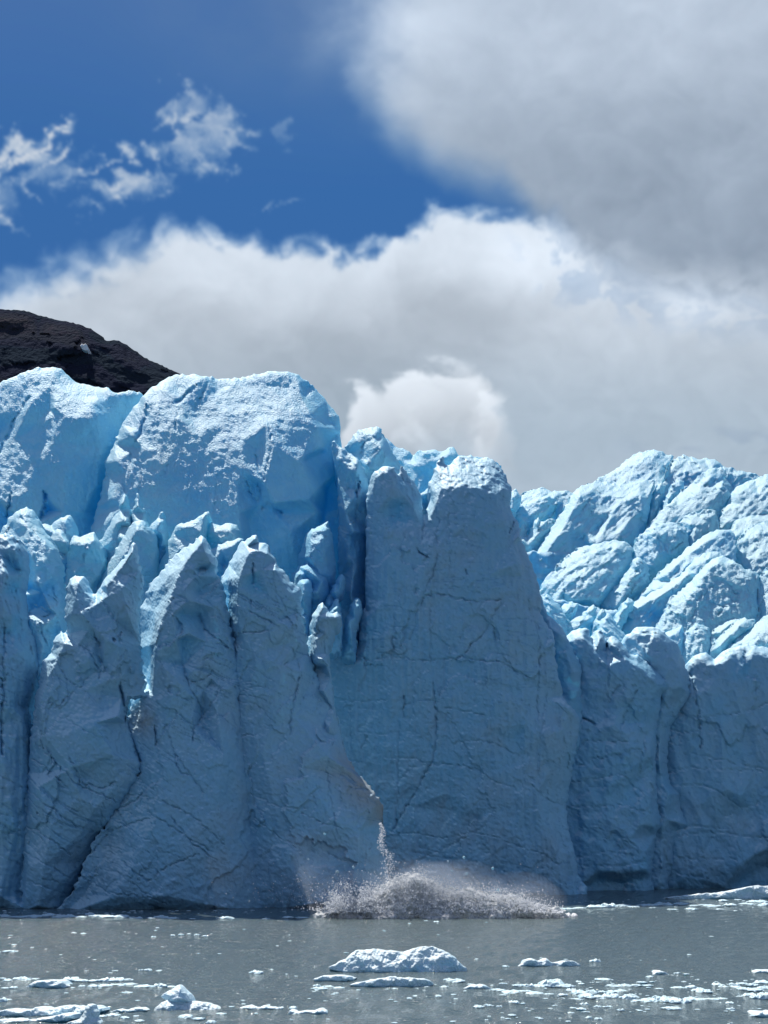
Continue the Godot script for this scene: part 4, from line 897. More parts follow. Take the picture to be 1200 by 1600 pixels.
	piece.call("ice_ridge", "slender lit ice finger with a cyan underside in the right field", 272.0, "958,985 968,965,-2.6 977,950,-2.6 992,940,-2.6 1012,929,-3 1036,917,-3 1055,904,-3.4 1072,888,-4 1085,872,-4.4 1100,864,-4.8 1112,861,-5 1125,863,-5 1134,868,-4.6 1120,890 1095,920 1075,950 1050,975 1010,990 980,995", "980,960,0.6 996,950,1 1018,938,1.2 1042,924,1 1060,912,0.8 1076,896,0.2 1090,882,-0.6 1108,872,-1.8 1000,955,0.6,0.5 1022,944,0.8,0.5 1045,932,0.4,0.3 1066,915,0,0.3 1085,895,-0.8,0.3 990,970,1,0.4 1010,965,0.8,0.8 1020,958,0.2,1.0 1010,980,1.4,0.6 1035,950,0.6,0.4 985,985,1.8,0.4", {"mid": 0.4, "cup": 0.25})
	piece.call("ice_cliff", "large cracked grey blue ice face with a bright curved left rib", 265.0, "1010,1005 1022,985,-2 1035,960,-2.4 1045,940,-2.4 1060,925,-3 1080,908,-3.4 1092,895,-3.6 1103,882,-4 1113,873,-4.2 1125,869,-4.4 1138,872,-4 1150,879 1168,890 1180,893 1186,900 1190,925 1197,960 1200,1000 1150,1040 1040,1040", "1050,980,0.8 1060,960,1 1072,940,1.2 1085,922,1.2 1098,902,1 1108,888,0.6 1122,879,0.2 1068,975,1.4 1080,950,1.6 1095,925,1.6 1112,900,1.2 1130,885,0.6 1050,945,-1.2 1040,965,-0.4 1032,990,0.2 1070,922,-1.4 1140,910,1.6 1165,905,1 1180,915,0.4 1140,950,2 1175,950,1 1110,960,2.2 1100,990,2.4 1150,985,2 1060,1005,1.6", {"lean": 0.0, "cup": 0.2, "mid": 0.4, "b": 0.1, "k": ["1.6,0.9: 1138,912 1146,922 1152,930 1155,934", "1.5,0.7: 1088,938 1102,926 1115,915", "2,1.0: 1122,962 1128,954", "1.8,0.9: 1183,920 1183,938 1185,955", "1.5,0.7: 1070,975 1080,965 1092,950", "1.4,0.6: 1108,940 1130,946 1160,950", "1.6,0.8: 1078,970 1082,975 1075,985", "2,1.0: 1180,965 1190,958 1200,955", "2.2,0.9: 1052,940 1044,955 1042,968"]})
	piece.call("ice_slab", "ice slab at the right edge leaning behind the scalloped wall", 262.0, "1176,1010 1182,960 1184,925 1188,900 1200,884,-3 1240,872,-4 1310,860,-4 1310,1030 1190,1030", "1200,910,0 1230,900,-0.6 1200,950,1.6 1240,940,1.6 1200,985,2.6 1250,980,3", {"b": 0.08})
	piece.call("ice_slab", "leftmost of three small lit ice slabs above the scalloped wall", 257.0, "1100,1010 1110,992 1120,981,-2 1134,969,-3 1147,963,-3.4 1160,965,-3.4 1158,972 1145,985 1128,1000 1115,1030 1100,1030", "1125,988,0.4 1138,977,0 1150,970,-0.8 1130,998,1 1112,1005,0.8", {"b": 0.0, "step": 1.5})
	piece.call("ice_slab", "middle one of three small lit ice slabs above the scalloped wall", 254.0, "1108,1020 1120,1000 1136,985,-2 1150,971,-3 1164,964,-3.4 1180,967,-3.4 1178,978 1162,990 1145,1003 1130,1020 1110,1040", "1140,992,0.4 1155,979,0 1168,972,-0.8 1150,995,1 1125,1010,1 1165,982,0", {"b": 0.0, "step": 1.5})
	piece.call("ice_slab", "largest lit ice slab directly above the far right scalloped wall", 251.0, "1125,1050 1138,1012 1150,1000,-2 1165,988,-3 1180,975,-3.6 1193,963,-4.2 1205,958,-4.6 1250,945,-5 1310,935,-5 1310,1060 1160,1060", "1160,1005,0.6 1178,992,0.6 1195,980,0 1215,972,-0.6 1180,1010,2 1210,1000,1.8 1250,990,1.8 1150,1030,1.6", {"b": -0.05, "cup": 0.5})
	piece.call("ice_block", "pale upright ice block left of the three lit slabs", 257.0, "1055,1050 1062,1000 1068,990 1078,981 1086,973 1098,976 1108,981 1113,995 1115,1012 1113,1026 1116,1040 1100,1060 1070,1060", "1080,988,0.4 1095,985,0.7 1105,992,0.4 1078,1010,0.6 1095,1010,1.6 1108,1012,0.6 1095,1035,1.8", {"b": 0.12, "lean": 0.0, "step": 1.5})
	piece.call("ice_block", "small pale ice shoulder behind the round shouldered block", 259.0, "1028,1010 1036,992 1050,985 1058,981 1066,976 1070,990 1072,1030 1050,1050 1030,1040", "1045,994,0.4 1060,988,0.5 1055,1010,1.2 1064,1005,0.5", {"step": 1.5, "b": 0.2})
	piece.call("ice_slab", "toppled pale ice slab lying beside the blue fin of the great tower", 262.0, "840,950 846,932 854,928 862,933 872,943 881,957 890,970 898,981 890,1000 860,985", "855,936,0.4 865,948,0.7 878,965,0.8 860,958,1.2 872,978,1.2", {"lean": 0.5, "step": 1.5})
	piece.call("ice_block", "first small angular ice chunk below the bright mass", 266.0, "876,948 882,943 893,941 905,944 902,954 894,967 882,975 874,965", "890,946,0.4 898,950,0.4 886,956,1 892,960,0.6", {"step": 1.5, "t": 4.0})
	piece.call("ice_block", "second small ice chunk, rounder, right of the angular one", 265.0, "907,962 912,956 919,950 927,945 934,949 933,960 926,970 912,975", "918,956,0.5 927,952,0.4 920,964,1", {"step": 1.5, "t": 4.0})
	piece.call("ice_block", "third small ice chunk, low and wide, in front of the round one", 261.0, "888,980 893,970 905,963 920,961 928,966 925,976 912,990 890,1000", "905,970,0.6 918,968,0.4 905,980,1", {"step": 1.5, "t": 4.0})
	piece.call("ice_block", "fourth small ice chunk, upright, left of the dark edged slab", 259.0, "924,985 930,968 935,956 941,950 946,953 948,966 944,985 930,1000", "938,960,0.6 936,974,0.9 943,968,0.2", {"step": 1.5, "t": 4.0})
	piece.call("ice_slab", "ice slab with a dark slanting right edge behind the toothed block", 253.0, "915,1010 930,986 940,968 949,958 954,960 963,972 975,988 985,1001 993,1030 980,1060 920,1060", "946,970,0.4 940,990,1.2 956,985,1.2 970,1000,1 955,1015,2 978,1010,0.4", {"lean": 0.4, "step": 1.5, "k": ["2,0.8: 956,962 968,978 980,994"]})
	piece.call("ice_ridge", "short narrow ice rib under the grooved grey blue block", 270.0, "950,985 958,970 966,956 974,941 981,933 988,936 993,942 988,956 975,975 965,1000", "980,942,0.5 972,956,0.9 964,972,1 982,950,0.2", {"step": 1.5, "t": 5.0})


# ---------------------------------------------------------------- lake, glacier behind, mountain

func sheet(called: String, xs: int, ys: int, point: Callable, tint: Callable, material: Material, uv := 0.0) -> MeshInstance3D:
	var v := PackedVector3Array()
	var c := PackedColorArray()
	var u := PackedVector2Array()
	var idx := PackedInt32Array()
	for j in ys:
		for i in xs:
			var p: Vector3 = point.call(float(i) / (xs - 1), float(j) / (ys - 1))
			v.append(p)
			c.append(tint.call(p))
			u.append(Vector2(p.x, p.z) * uv)
	for j in ys - 1:
		for i in xs - 1:
			var a := j * xs + i
			idx.append_array([a, a + xs + 1, a + 1, a, a + xs, a + xs + 1])
	var n := PackedVector3Array()
	n.resize(v.size())
	for i in range(0, idx.size(), 3):
		var f := (v[idx[i + 2]] - v[idx[i]]).cross(v[idx[i + 1]] - v[idx[i]])
		for k in 3:
			n[idx[i + k]] += f
	for i in n.size():
		n[i] = n[i].normalized()
		if n[i].y < 0.0:
			n[i] = -n[i]
	var arrays := []
	arrays.resize(Mesh.ARRAY_MAX)
	arrays[Mesh.ARRAY_VERTEX] = v
	arrays[Mesh.ARRAY_NORMAL] = n
	arrays[Mesh.ARRAY_COLOR] = c
	arrays[Mesh.ARRAY_TEX_UV] = u
	arrays[Mesh.ARRAY_INDEX] = idx
	var mesh := ArrayMesh.new()
	mesh.add_surface_from_arrays(Mesh.PRIMITIVE_TRIANGLES, arrays)
	mesh.surface_set_material(0, material)
	var o := MeshInstance3D.new()
	o.mesh = mesh
	triangles += idx.size() / 3
	place(o, called)
	return o


func water():
	var m := StandardMaterial3D.new()
	m.resource_name = "silty_water"
	m.albedo_color = lin(0.092, 0.126, 0.134)
	m.roughness = 0.1
	m.metallic_specular = 0.5
	m.heightmap_enabled = true
	m.heightmap_scale = 9.0
	m.heightmap_texture = noise_image(1024, FastNoiseLite.TYPE_SIMPLEX, 77, 0.018, 6)
	var wave := FastNoiseLite.new()
	wave.seed = 5
	wave.frequency = 0.5
	wave.fractal_octaves = 3
	var o := sheet("water", 430, 560, func(s: float, t: float) -> Vector3:
		var d := 9.0 * pow(4200.0 / 9.0, t) if t > 0.62 else lerpf(-60.0, 9.0 * pow(4200.0 / 9.0, 0.62), t / 0.62)
		var w := maxf(70.0, absf(d) * 0.75)
		var u := s * 2.0 - 1.0
		var x := (0.55 * u + 0.45 * u * u * u) * w
		var h := 0.0
		if d > 20.0 and d < 420.0:
			h = wave.get_noise_2d(x * 0.8, d * 1.2) * 0.13 * smoothstep(420.0, 200.0, d)
		return Vector3(x, h, -d), func(_p): return Color.WHITE, m, 1.0 / 9.0)
	tag(o, "grey green silty lake water ruffled by small waves", "", "", "structure")


func glacier_body():
	var rough := FastNoiseLite.new()
	rough.seed = 3
	rough.frequency = 1.0 / 22.0
	rough.fractal_type = FastNoiseLite.FRACTAL_RIDGED
	rough.fractal_octaves = 4
	var o := sheet("glacier", 240, 150, func(s: float, t: float) -> Vector3:
		var d := 246.0 + 1100.0 * t * t
		var x := (s * 2.0 - 1.0) * (260.0 + 500.0 * t)
		var side := smoothstep(40.0, 100.0, absf(x))
		var h := -4.0 + (32.0 + (d - 246.0) * 0.19) * smoothstep(246.0, 250.0 + 2.0 * side, d) + 14.0 * side * smoothstep(246.0, 290.0, d)
		h += rough.get_noise_2d(x, d) * (3.0 + 5.0 * side) * smoothstep(246.0, 256.0, d)
		return Vector3(x, h, -d + (6.0 * rough.get_noise_2d(x * 2.0, h)) * side), func(p: Vector3): return (PALETTES.ice[0] as Color).lerp(PALETTES.ice[1], clampf(0.55 + 0.5 * n_tint.get_noise_3dv(p), 0.0, 1.0)), mats.ice)
	tag(o, "blue glacier ice behind the broken front", "", "", "structure")
	ice({"n": "ice_slope", "d": 340.0, "t": 30.0, "b": 0.55, "e": -6.0, "step": 4.0, "mid": 1.2, "big": 1.4, "at": o.position,
		"o": "740,800 800,782 830,776 890,784 935,764 1000,728 1050,728 1130,742 1200,752 1330,735 1330,1060 740,1060", "p": "900,850,0 1000,800,0 1100,820,0 1200,840,0 1000,950,4"}, o)
	ice({"n": "ice_slope", "d": 301.0, "t": 20.0, "b": 0.6, "e": -4.0, "step": 4.0, "mid": 1.2, "big": 1.2, "at": o.position,
		"o": "780,880 850,860 900,862 1000,850 1080,830 1150,815 1330,800 1330,1080 780,1080", "p": "900,920,0 1000,920,0 1100,920,0 1200,920,0"}, o)
	ice({"n": "ice_slope", "d": 276.0, "t": 16.0, "b": 0.6, "e": -4.0, "step": 4.0, "mid": 1.0, "big": 1.0, "at": o.position,
		"o": "790,960 860,935 930,950 1000,955 1080,925 1150,935 1330,900 1330,1120 790,1120", "p": "900,1000,0 1000,1000,0 1100,1000,0 1200,1000,0"}, o)


func mountain():
	var o := ice({"n": "mountain", "l": "dark bare mountain rising behind the ice at the left", "kind": "structure", "d": 2600.0, "t": 900.0, "b": 0.1, "e": -120.0, "look": "rock", "m": "rock", "scale": 24.0, "crust_light": 0.0, "big": 0.6, "mid": 0.55, "cup": 0.3, "rm": 20.0, "rpx": 8.0, "step": 2.0, "jag": 1.0,
		"o": "-160,505 -100,490 -40,484 0,483 25,484 45,487 60,493 85,499 110,504 130,509 145,516 158,525 168,533 178,531 190,535 210,548 230,560 250,570 280,583 320,600 390,628 390,760 -160,760",
		"p": "0,500,-60,-0.8 40,500,-70,-0.8 80,512,-60,-0.6 120,518,-50,-0.5 150,535,-40 60,530,0,-0.2 0,545,20 100,545,30 130,540,20,-0.3 180,545,-40 200,570,10 150,580,60,0.7 60,585,90,0.8 0,600,110,0.8 240,590,0,0.5 160,620,110,0.8 280,620,40,0.7 80,680,160,0.8"})
	ice({"n": "snow_patch", "d": 2560.0, "t": 60.0, "e": 0.0, "look": "snow", "m": "berg", "scale": 24.0, "a": 0.3, "rm": 2.0, "rpx": 2.0, "step": 0.8, "jag": 0.6,
		"o": "125,540 128,537 131,539 133,537 136,539 138,544 136,548 131,547 128,545"}, o)


# ---------------------------------------------------------------- floating ice

func waterline(y: float) -> float:
	return -on_water(600.0, y).z


func lump(seed_: int, flat: float, rough: float) -> ArrayMesh:
	# a floating lump about one metre across with its waterline at y = 0
	var n := FastNoiseLite.new()
	n.seed = seed_
	n.frequency = 1.6
	n.fractal_octaves = 4
	var v := PackedVector3Array()
	var c := PackedColorArray()
	var idx := PackedInt32Array()
	var w := 22
	var h := 9
	for j in h + 1:
		var e := PI * 0.5 * (1.0 - float(j) / h * 1.45)
		for i in w:
			var a := TAU * i / w
			var d := Vector3(cos(a) * cos(e), sin(e), sin(a) * cos(e))
			var r := 0.5 * (1.0 + 0.55 * n.get_noise_3dv(d * 1.2))
			var top := (0.7 + 0.9 * n.get_noise_2d(d.x * 0.9 + 7.0, d.z * 0.9)) * flat
			v.append(Vector3(d.x * r, d.y * r * maxf(0.12, top) * 2.0 + rough * n.get_noise_3dv(d * 3.0) * flat, d.z * r))
			c.append((PALETTES.berg[0] as Color).lerp(PALETTES.berg[1], clampf(0.2 + n.get_noise_3dv(d * 1.5) - 0.3 * d.y, 0.0, 1.0)))
	for j in h:
		for i in w:
			var a := j * w + i
			var b := j * w + (i + 1) % w
			idx.append_array([a, b + w, b, a, a + w, b + w])
	var s := SurfaceTool.new()
	s.begin(Mesh.PRIMITIVE_TRIANGLES)
	s.set_smooth_group(0)
	for i in v.size():
		s.set_color(c[i])
		s.add_vertex(v[i])
	for i in idx:
		s.add_index(i)
	s.generate_normals()
	var mesh := s.commit()
	mesh.surface_set_material(0, mats.berg)
	return mesh


func whereabouts(x: float, y: float, w: float) -> Array:
	# [what the chunk looks like, what it floats beside]
	var look := "broad flat" if w > 1.1 else "flat" if w > 0.75 else "small" if w > 0.4 else "tiny"
	var beside := [[620, 1505, "the largest iceberg"], [290, 1575, "the perched block iceberg"], [130, 1595, "the knobbed little iceberg"], [70, 1540, "the humped white floe"], [615, 1537, "the wide flat floe"], [525, 1530, "the flat pale floe"], [860, 1505, "the double humped floe"], [1035, 1523, "the pointed little floe"], [1200, 1518, "the upper edge floe"], [1200, 1587, "the lower edge floe"], [480, 1584, "the smooth pale floe"], [405, 1577, "the thin white floe"], [200, 1580, "the long pale floe"], [745, 1544, "the rounded white floe"], [680, 1405, "the splash"], [1150, 1398, "the low right iceberg"], [60, 1412, "the far left ice wall"], [150, 1412, "the twin topped tower"], [280, 1415, "the tall tapering tower"], [450, 1415, "the broad stepped tower"], [950, 1395, "the toothed ice block"]]
	var best := 1e9
	var said := ""
	var dx := 0.0
	var dy := 0.0
	for b in beside:
		var far := Vector2((x - b[0]) * 0.5, (y - b[1]) * 1.6).length()
		if far < best:
			best = far
			said = b[2]
			dx = x - b[0]
			dy = y - b[1]
	var side := ""
	if absf(dy) > 12.0:
		side = "in front of" if dy > 0.0 else "behind"
		if absf(dx) > 45.0:
			side = ("right of and " if dx > 0.0 else "left of and ") + side
	elif absf(dx) > 12.0:
		side = "right of" if dx > 0.0 else "left of"
		if absf(dx) > 130.0:
			side = "well " + side
	else:
		side = "close to"
	return [look, side + " " + said]


func icebergs():
	var berg := func(called: String, label: String, y: float, o: String, p: String, more := {}):
		var spec := {"n": called, "c": "iceberg" if called == "iceberg" else "ice floe", "g": "" if called == "iceberg" else "flat floes drifting near the boat", "l": label, "d": waterline(y), "t": 2.5, "b": 0.15, "e": -0.6, "o": o, "p": p, "zscale": 0.42, "look": "berg", "m": "berg", "scale": 0.22, "big": 0.7, "mid": 0.7, "cup": 0.3, "rm": 0.12, "rpx": 3.0, "step": 1.0, "jag": 0.8}
		spec.merge(more, true)
		return ice(spec)
	berg.call("iceberg", "largest iceberg, long and low with a pale blue front, centre of the lake", 1519.0, "513,1511,-1 520,1508,-1 528,1503,-1.2 540,1498,-1.6 548,1490,-2 555,1485,-2.2 565,1484,-2.4 583,1482,-2.4 600,1484,-2.4 615,1485,-2.4 630,1487,-2.4 645,1482,-2.4 660,1479,-2.4 675,1478,-2.4 688,1483,-2.2 700,1488,-2 710,1494,-1.8 718,1503,-1.4 730,1514,-1 725,1522,-0.8 690,1524,-0.2 640,1527,0.2 560,1527,0.2 534,1525,0 535,1518,-0.2 520,1516,-0.8",
		"545,1508,-0.4 560,1495,-0.9 555,1505,-0.2,0.7 570,1498,-0.3 575,1508,0.3 590,1500,-0.4 605,1496,-1.2 600,1508,0.2 620,1504,-0.2 560,1517,0.5 572,1514,0.6,0.4 580,1520,0.3,0.7 590,1516,0.7 610,1510,0.5 625,1504,0.3 640,1492,-1.2 660,1488,-1.4 670,1500,-0.6 650,1505,0 640,1515,0.2,0.7 655,1512,0,0.8 665,1508,-0.2,0.7 680,1503,-0.2,0.5 690,1494,-0.6 700,1497,-1,0.5 695,1508,-0.6,0.8 690,1516,-0.1 715,1508,-1,0.5 625,1520,0.6,0.4 675,1518,0.3,0.2", {"t": 3.4})
	var b := berg.call("iceberg", "small iceberg with a pointed block perched on a flat base, lower left", 1578.0, "240,1579,-0.6 247,1571,-0.8 252,1566,-1 262,1562,-1.2 290,1562,-1.4 305,1564,-1.4 322,1566,-1.4 335,1570,-1.2 347,1577,-0.8 335,1581,-0.2 310,1584,0.2 270,1585,0.3 245,1584,0", "255,1573,-0.2 265,1570,0,0.7 262,1578,0.2 280,1574,-0.2,0.5 300,1571,-0.6 320,1574,-0.4 290,1579,0.1", {"t": 1.6}) as MeshInstance3D
	ice({"n": "perched_block", "d": waterline(1578.0) + 0.4, "t": 1.2, "b": 0.2, "e": -0.5, "look": "berg", "m": "berg", "scale": 0.2, "big": 0.5, "mid": 0.4, "rm": 0.1, "rpx": 3.0, "step": 1.0, "jag": 0.6, "o": "251,1557 258,1551 268,1546 276,1540 281,1538 286,1542 293,1549 300,1555 303,1562 302,1568 285,1570 268,1569 258,1562", "p": "265,1556,0 276,1548,0 281,1545,0.1 290,1554,0.1 280,1560,0.4 270,1563,0.2 294,1563,0.2"}, b)
	berg.call("iceberg", "little iceberg with a knobbed tower at the bottom left edge", 1603.0, "100,1606 106,1597 115,1595 124,1592 130,1584 133,1573 138,1569 145,1570 147,1577 150,1581 148,1590 152,1593 156,1599 155,1607", "138,1576,0 137,1586,0.2 128,1597,0.3 145,1597,0.2 140,1603,0.4", {"t": 1.4})
	berg.call("ice_floe", "long flat floe at the lower left, behind the knobbed little iceberg", 1588.0, "0,1580 10,1577 30,1578 45,1578 55,1574 65,1574 75,1577 95,1572 120,1573 140,1572 158,1575 161,1579 140,1586 100,1589 40,1590 0,1588 -20,1584", "30,1583,0.2 65,1580,0 100,1578,0 130,1580,0.2 80,1586,0.4")
	berg.call("ice_floe", "ragged floe cut by the photo's lower left corner", 1597.0, "-20,1595 20,1592 50,1593 80,1588 100,1584 115,1585 116,1592 90,1597 40,1599 -20,1601", "30,1596,0.2 80,1592,0.2 105,1589,0.2")
	berg.call("ice_floe", "humped white floe alone at the left, above the streak of brash ice", 1544.0, "40,1543 46,1538 54,1533 68,1532 85,1531 97,1533 103,1538 108,1541 100,1545 70,1546 44,1546", "55,1538,0 75,1536,0 95,1538,0 75,1542,0.2")
	berg.call("ice_floe", "flat pale floe immediately below the left end of the largest iceberg", 1534.0, "489,1531 500,1526 515,1524 530,1523 545,1525 557,1528 553,1532 530,1534 500,1534", "515,1528,0 535,1528,0 525,1532,0.2")
	berg.call("ice_floe", "wide flat floe lying in front of the largest iceberg", 1542.0, "545,1540 555,1536 570,1533 590,1529 610,1526 635,1528 660,1529 672,1532 678,1538 670,1542 640,1543 600,1543 570,1543", "580,1537,0 610,1533,0 640,1534,0 610,1539,0.2")
	berg.call("ice_floe", "low white floe right of the wide one, at the middle of the lake", 1546.0, "722,1545 735,1541 745,1539 755,1540 768,1545 760,1548 735,1548", "745,1543,0.1 755,1545,0.1")
	berg.call("ice_floe", "lone double humped white floe right of the largest iceberg", 1510.0, "808,1510 817,1506 820,1500 830,1497 840,1501 848,1500 853,1497 860,1502 868,1504 885,1501 900,1503 908,1508 900,1511 870,1513 830,1511", "830,1503,0 853,1503,0 880,1506,0 850,1508,0.2")
	berg.call("ice_floe", "smooth pale floe at the bottom, right of the perched block iceberg", 1586.0, "450,1583 453,1578 462,1581 478,1579 490,1580 497,1577 505,1578 512,1583 505,1588 480,1589 455,1588", "463,1584,0.1 490,1583,0.1 500,1581,0")
	berg.call("ice_floe", "thin white floe left of the smooth pale one at the bottom", 1578.0, "368,1577 378,1573 388,1571 400,1574 415,1571 428,1574 442,1575 440,1578 400,1580 375,1579", "385,1575,0.1 415,1575,0.1")
	berg.call("ice_floe", "long pale floe left of the perched block iceberg", 1582.0, "172,1581 182,1577 195,1578 210,1575 225,1576 229,1579 215,1582 190,1585 176,1584", "190,1580,0.1 210,1579,0.1")
	berg.call("ice_floe", "rounded white floe at the left end of the scattered brash", 1546.0, "738,1545 745,1540 754,1538 762,1541 768,1545 760,1548 742,1548", "752,1543,0.1", {"g": "flat floes drifting near the boat"})
	berg.call("ice_floe", "pointed little floe with a long tail, right of centre", 1524.0, "1020,1523 1026,1519 1031,1516 1040,1519 1046,1523 1060,1524 1058,1526 1030,1525", "1032,1520,0.1")
	berg.call("ice_floe", "floe cut by the right edge, upper one of two", 1521.0, "1180,1520 1190,1516 1200,1515 1225,1516 1230,1521 1200,1523", "1200,1519,0.1")
	berg.call("ice_floe", "floe cut by the right edge, lower one of two", 1590.0, "1182,1587 1185,1582 1200,1581 1230,1582 1235,1590 1195,1591", "1200,1586,0.1")
	berg.call("iceberg", "low white iceberg at the right edge close to the glacier's foot", 1405.0, "1040,1404 1055,1400 1075,1398 1100,1396 1120,1395 1140,1392 1155,1388 1170,1385 1185,1383 1200,1384 1260,1382 1270,1405 1180,1408 1100,1407", "1150,1396,0.5 1180,1391,0.5 1200,1398,1 1120,1402,1 1240,1395,0.8", {"t": 5.0, "scale": 0.5})
	# drifting pieces too small for a shape of their own: six lumps, copied
	var kinds := []
	for i in 6:
		var o := MeshInstance3D.new()
		o.mesh = lump(100 + i, [0.22, 0.14, 0.34, 0.18, 0.12, 0.26][i], 0.25)
		kinds.append(o)
	rng.seed = 4
	var drift := func(label: String, group: String, list: String):
		for word in list.split(" ", false):
			var q := word.split(",")
			var p := on_water(q[0].to_float(), q[1].to_float())
			var w := q[2].to_float() * -p.z / FOCAL
			var k: MeshInstance3D = kinds[rng.randi() % kinds.size()].duplicate()
			k.position = Vector3(p.x, 0.0, p.z)
			k.rotation.y = rng.randf() * TAU
			var tall := q[3].to_float() if q.size() > 3 else 1.0
			k.scale = Vector3(w, w * 0.75 * tall, w * rng.randf_range(0.8, 1.3))
			tag(k, label % whereabouts(q[0].to_float(), q[1].to_float(), w), "ice chunk", group)
			place(k, "ice_chunk")
	drift.call("%s white chunk %s", "brash chunks right of the largest iceberg", "786,1537,12 812,1540,22 826,1542,20 842,1541,22 862,1540,38 880,1541,28 777,1547,20 800,1551,30 820,1550,26 836,1553,26 857,1554,18 786,1555,12 880,1555,14 893,1549,18 905,1553,24 925,1551,24 940,1550,18 958,1551,20 970,1550,20 916,1558,30 935,1559,34 955,1559,26 900,1562,20 980,1561,24 990,1558,16 866,1533,18 904,1535,14 908,1538,10 925,1536,12 943,1531,24 960,1541,22 975,1541,26 993,1540,20 1003,1535,14 1012,1540,16")
	drift.call("%s lower right chunk, %s", "brash chunks at the lower right", "985,1556,18 1000,1565,26 1016,1564,24 1030,1562,26 1046,1564,30 1062,1566,26 1078,1562,22 1095,1563,26 1112,1562,22 1128,1561,20 1052,1576,24 1040,1575,12 1012,1577,8 1060,1544,24 1080,1543,18 1095,1549,28 1105,1550,16 1130,1543,22 1147,1540,18 1165,1546,24 1180,1547,26 1196,1545,22 1172,1556,24 1186,1560,28 1198,1556,22 1156,1558,12 1140,1568,12 1142,1578,14 1090,1531,7 1030,1545,12 1015,1527,12 1058,1521,10 1072,1522,10 1120,1540,18 1150,1543,20 1190,1536,24 1175,1539,22 1160,1537,16")
	drift.call("%s bottom chunk, %s", "tiny chunks at the bottom centre", "748,1573,16 762,1571,12 780,1573,9 803,1567,14 817,1568,7 800,1586,12 764,1588,7 832,1577,6 860,1576,9 895,1575,12 913,1570,14 908,1577,14 915,1581,10 892,1583,10 934,1573,12 952,1573,10 920,1591,12 935,1592,12 888,1596,10 845,1592,8 840,1590,9 875,1591,6 970,1579,12 965,1587,8 985,1581,4 1000,1579,8 785,1590,6 760,1594,6 640,1560,8 650,1556,10 685,1557,10 668,1543,14 695,1543,12 700,1532,14 712,1534,26 735,1538,10 616,1545,12 605,1546,8")
	drift.call("%s streak chunk, %s", "streaks of chunks at the lower left", "35,1531,26 55,1530,16 112,1532,22 128,1533,18 148,1533,22 165,1533,20 183,1533,22 200,1531,18 128,1542,12 145,1542,18 162,1541,24 182,1540,26 203,1538,20 225,1542,30 250,1542,22 268,1542,14 12,1533,14 4,1529,10 8,1544,12 22,1544,12 0,1564,22 12,1562,10 198,1551,14 134,1517,8 180,1517,8 220,1516,8 232,1516,12 250,1517,12 160,1589,12 177,1587,20 195,1591,12 212,1588,12 218,1595,14 400,1584,8 362,1573,8 345,1584,14 290,1590,24 310,1592,20 330,1598,16 458,1575,14 525,1552,8 512,1542,18 500,1545,24 495,1541,12 530,1544,20 560,1547,8 400,1520,22 425,1515,10")
	drift.call("%s far chunk, %s", "tiny far chunks near the middle", "246,1450,7 243,1454,6 240,1464,8 270,1462,8 283,1461,10 295,1460,7 308,1461,8 320,1463,9 330,1459,5 115,1458,9 130,1459,8 22,1476,9 15,1487,22 50,1481,6 72,1483,5 5,1431,16 682,1441,8 760,1441,4 213,1459,4 165,1479,5 95,1492,6 640,1443,5 930,1503,18 790,1510,10 745,1499,6 1040,1500,5 600,1455,4 452,1461,4 310,1490,5 140,1496,6 845,1497,5 884,1499,6")
	drift.call("%s foot brash chunk, %s", "line of brash along the glacier's foot", "6,1432,26,0.6 30,1433,30,0.6 52,1433,28,0.6 75,1431,26,0.8 98,1433,30,0.6 120,1433,28,0.6 141,1430,14,1.6 152,1432,24,1 170,1433,26,0.7 190,1433,26,0.7 212,1435,22,0.5 236,1435,18,0.6 252,1434,24,0.9 270,1435,20,0.6 300,1436,9,0.6 352,1435,22,0.8 415,1436,12,0.6 450,1434,18,0.8 472,1434,22,0.6 505,1433,26,0.5 530,1433,28,0.5 556,1433,28,0.5 585,1432,28,0.5 610,1433,28,0.5 640,1425,32,1.2 668,1425,30,1 700,1426,28,0.5 725,1425,28,0.5 750,1425,26,0.5 775,1425,22,0.6 800,1423,26,0.5 835,1421,26,1.1 856,1423,28,0.5 884,1420,26,0.5 905,1419,22,0.6 930,1418,24,0.7 950,1417,26,0.9 972,1416,24,0.7 990,1417,20,0.6 1010,1415,30,0.7 1036,1414,30,0.8 1064,1413,26,1 1085,1415,18,0.6 1050,1421,16,0.6 1080,1421,18,0.6 1100,1414,16,0.7 1112,1416,24,0.6 1140,1415,20,0.7 1130,1408,14,0.8 1152,1406,14,0.8 1125,1421,12,0.6 1150,1423,10,0.6 1168,1413,24,0.8 1185,1410,34,0.9 1200,1415,30,0.8")
	for k in kinds:
		k.free()
	# crumbs of ice nobody could count
	var mm := MultiMesh.new()
	mm.transform_format = MultiMesh.TRANSFORM_3D
	mm.mesh = lump(300, 0.16, 0.2)
	var spots := []
	rng.seed = 9
	var bands := [[740.0, 1200.0, 1530.0, 1580.0, 230], [0.0, 300.0, 1525.0, 1600.0, 50], [480.0, 740.0, 1535.0, 1565.0, 90], [0.0, 1200.0, 1425.0, 1600.0, 120], [850.0, 1200.0, 1405.0, 1424.0, 160], [0.0, 850.0, 1422.0, 1428.0, 260], [300.0, 1200.0, 1560.0, 1605.0, 60]]
	for b_ in bands:
		for i in int(b_[4]):
			var x := rng.randf_range(b_[0], b_[1])
			var y := rng.randf_range(b_[2], b_[3])
			if n_line.get_noise_2d(x * 0.35, y * 1.6) < -0.08 and rng.randf() < 0.85:
				continue
			spots.append([on_water(x, y), pow(rng.randf(), 2.0)])
	mm.instance_count = spots.size()
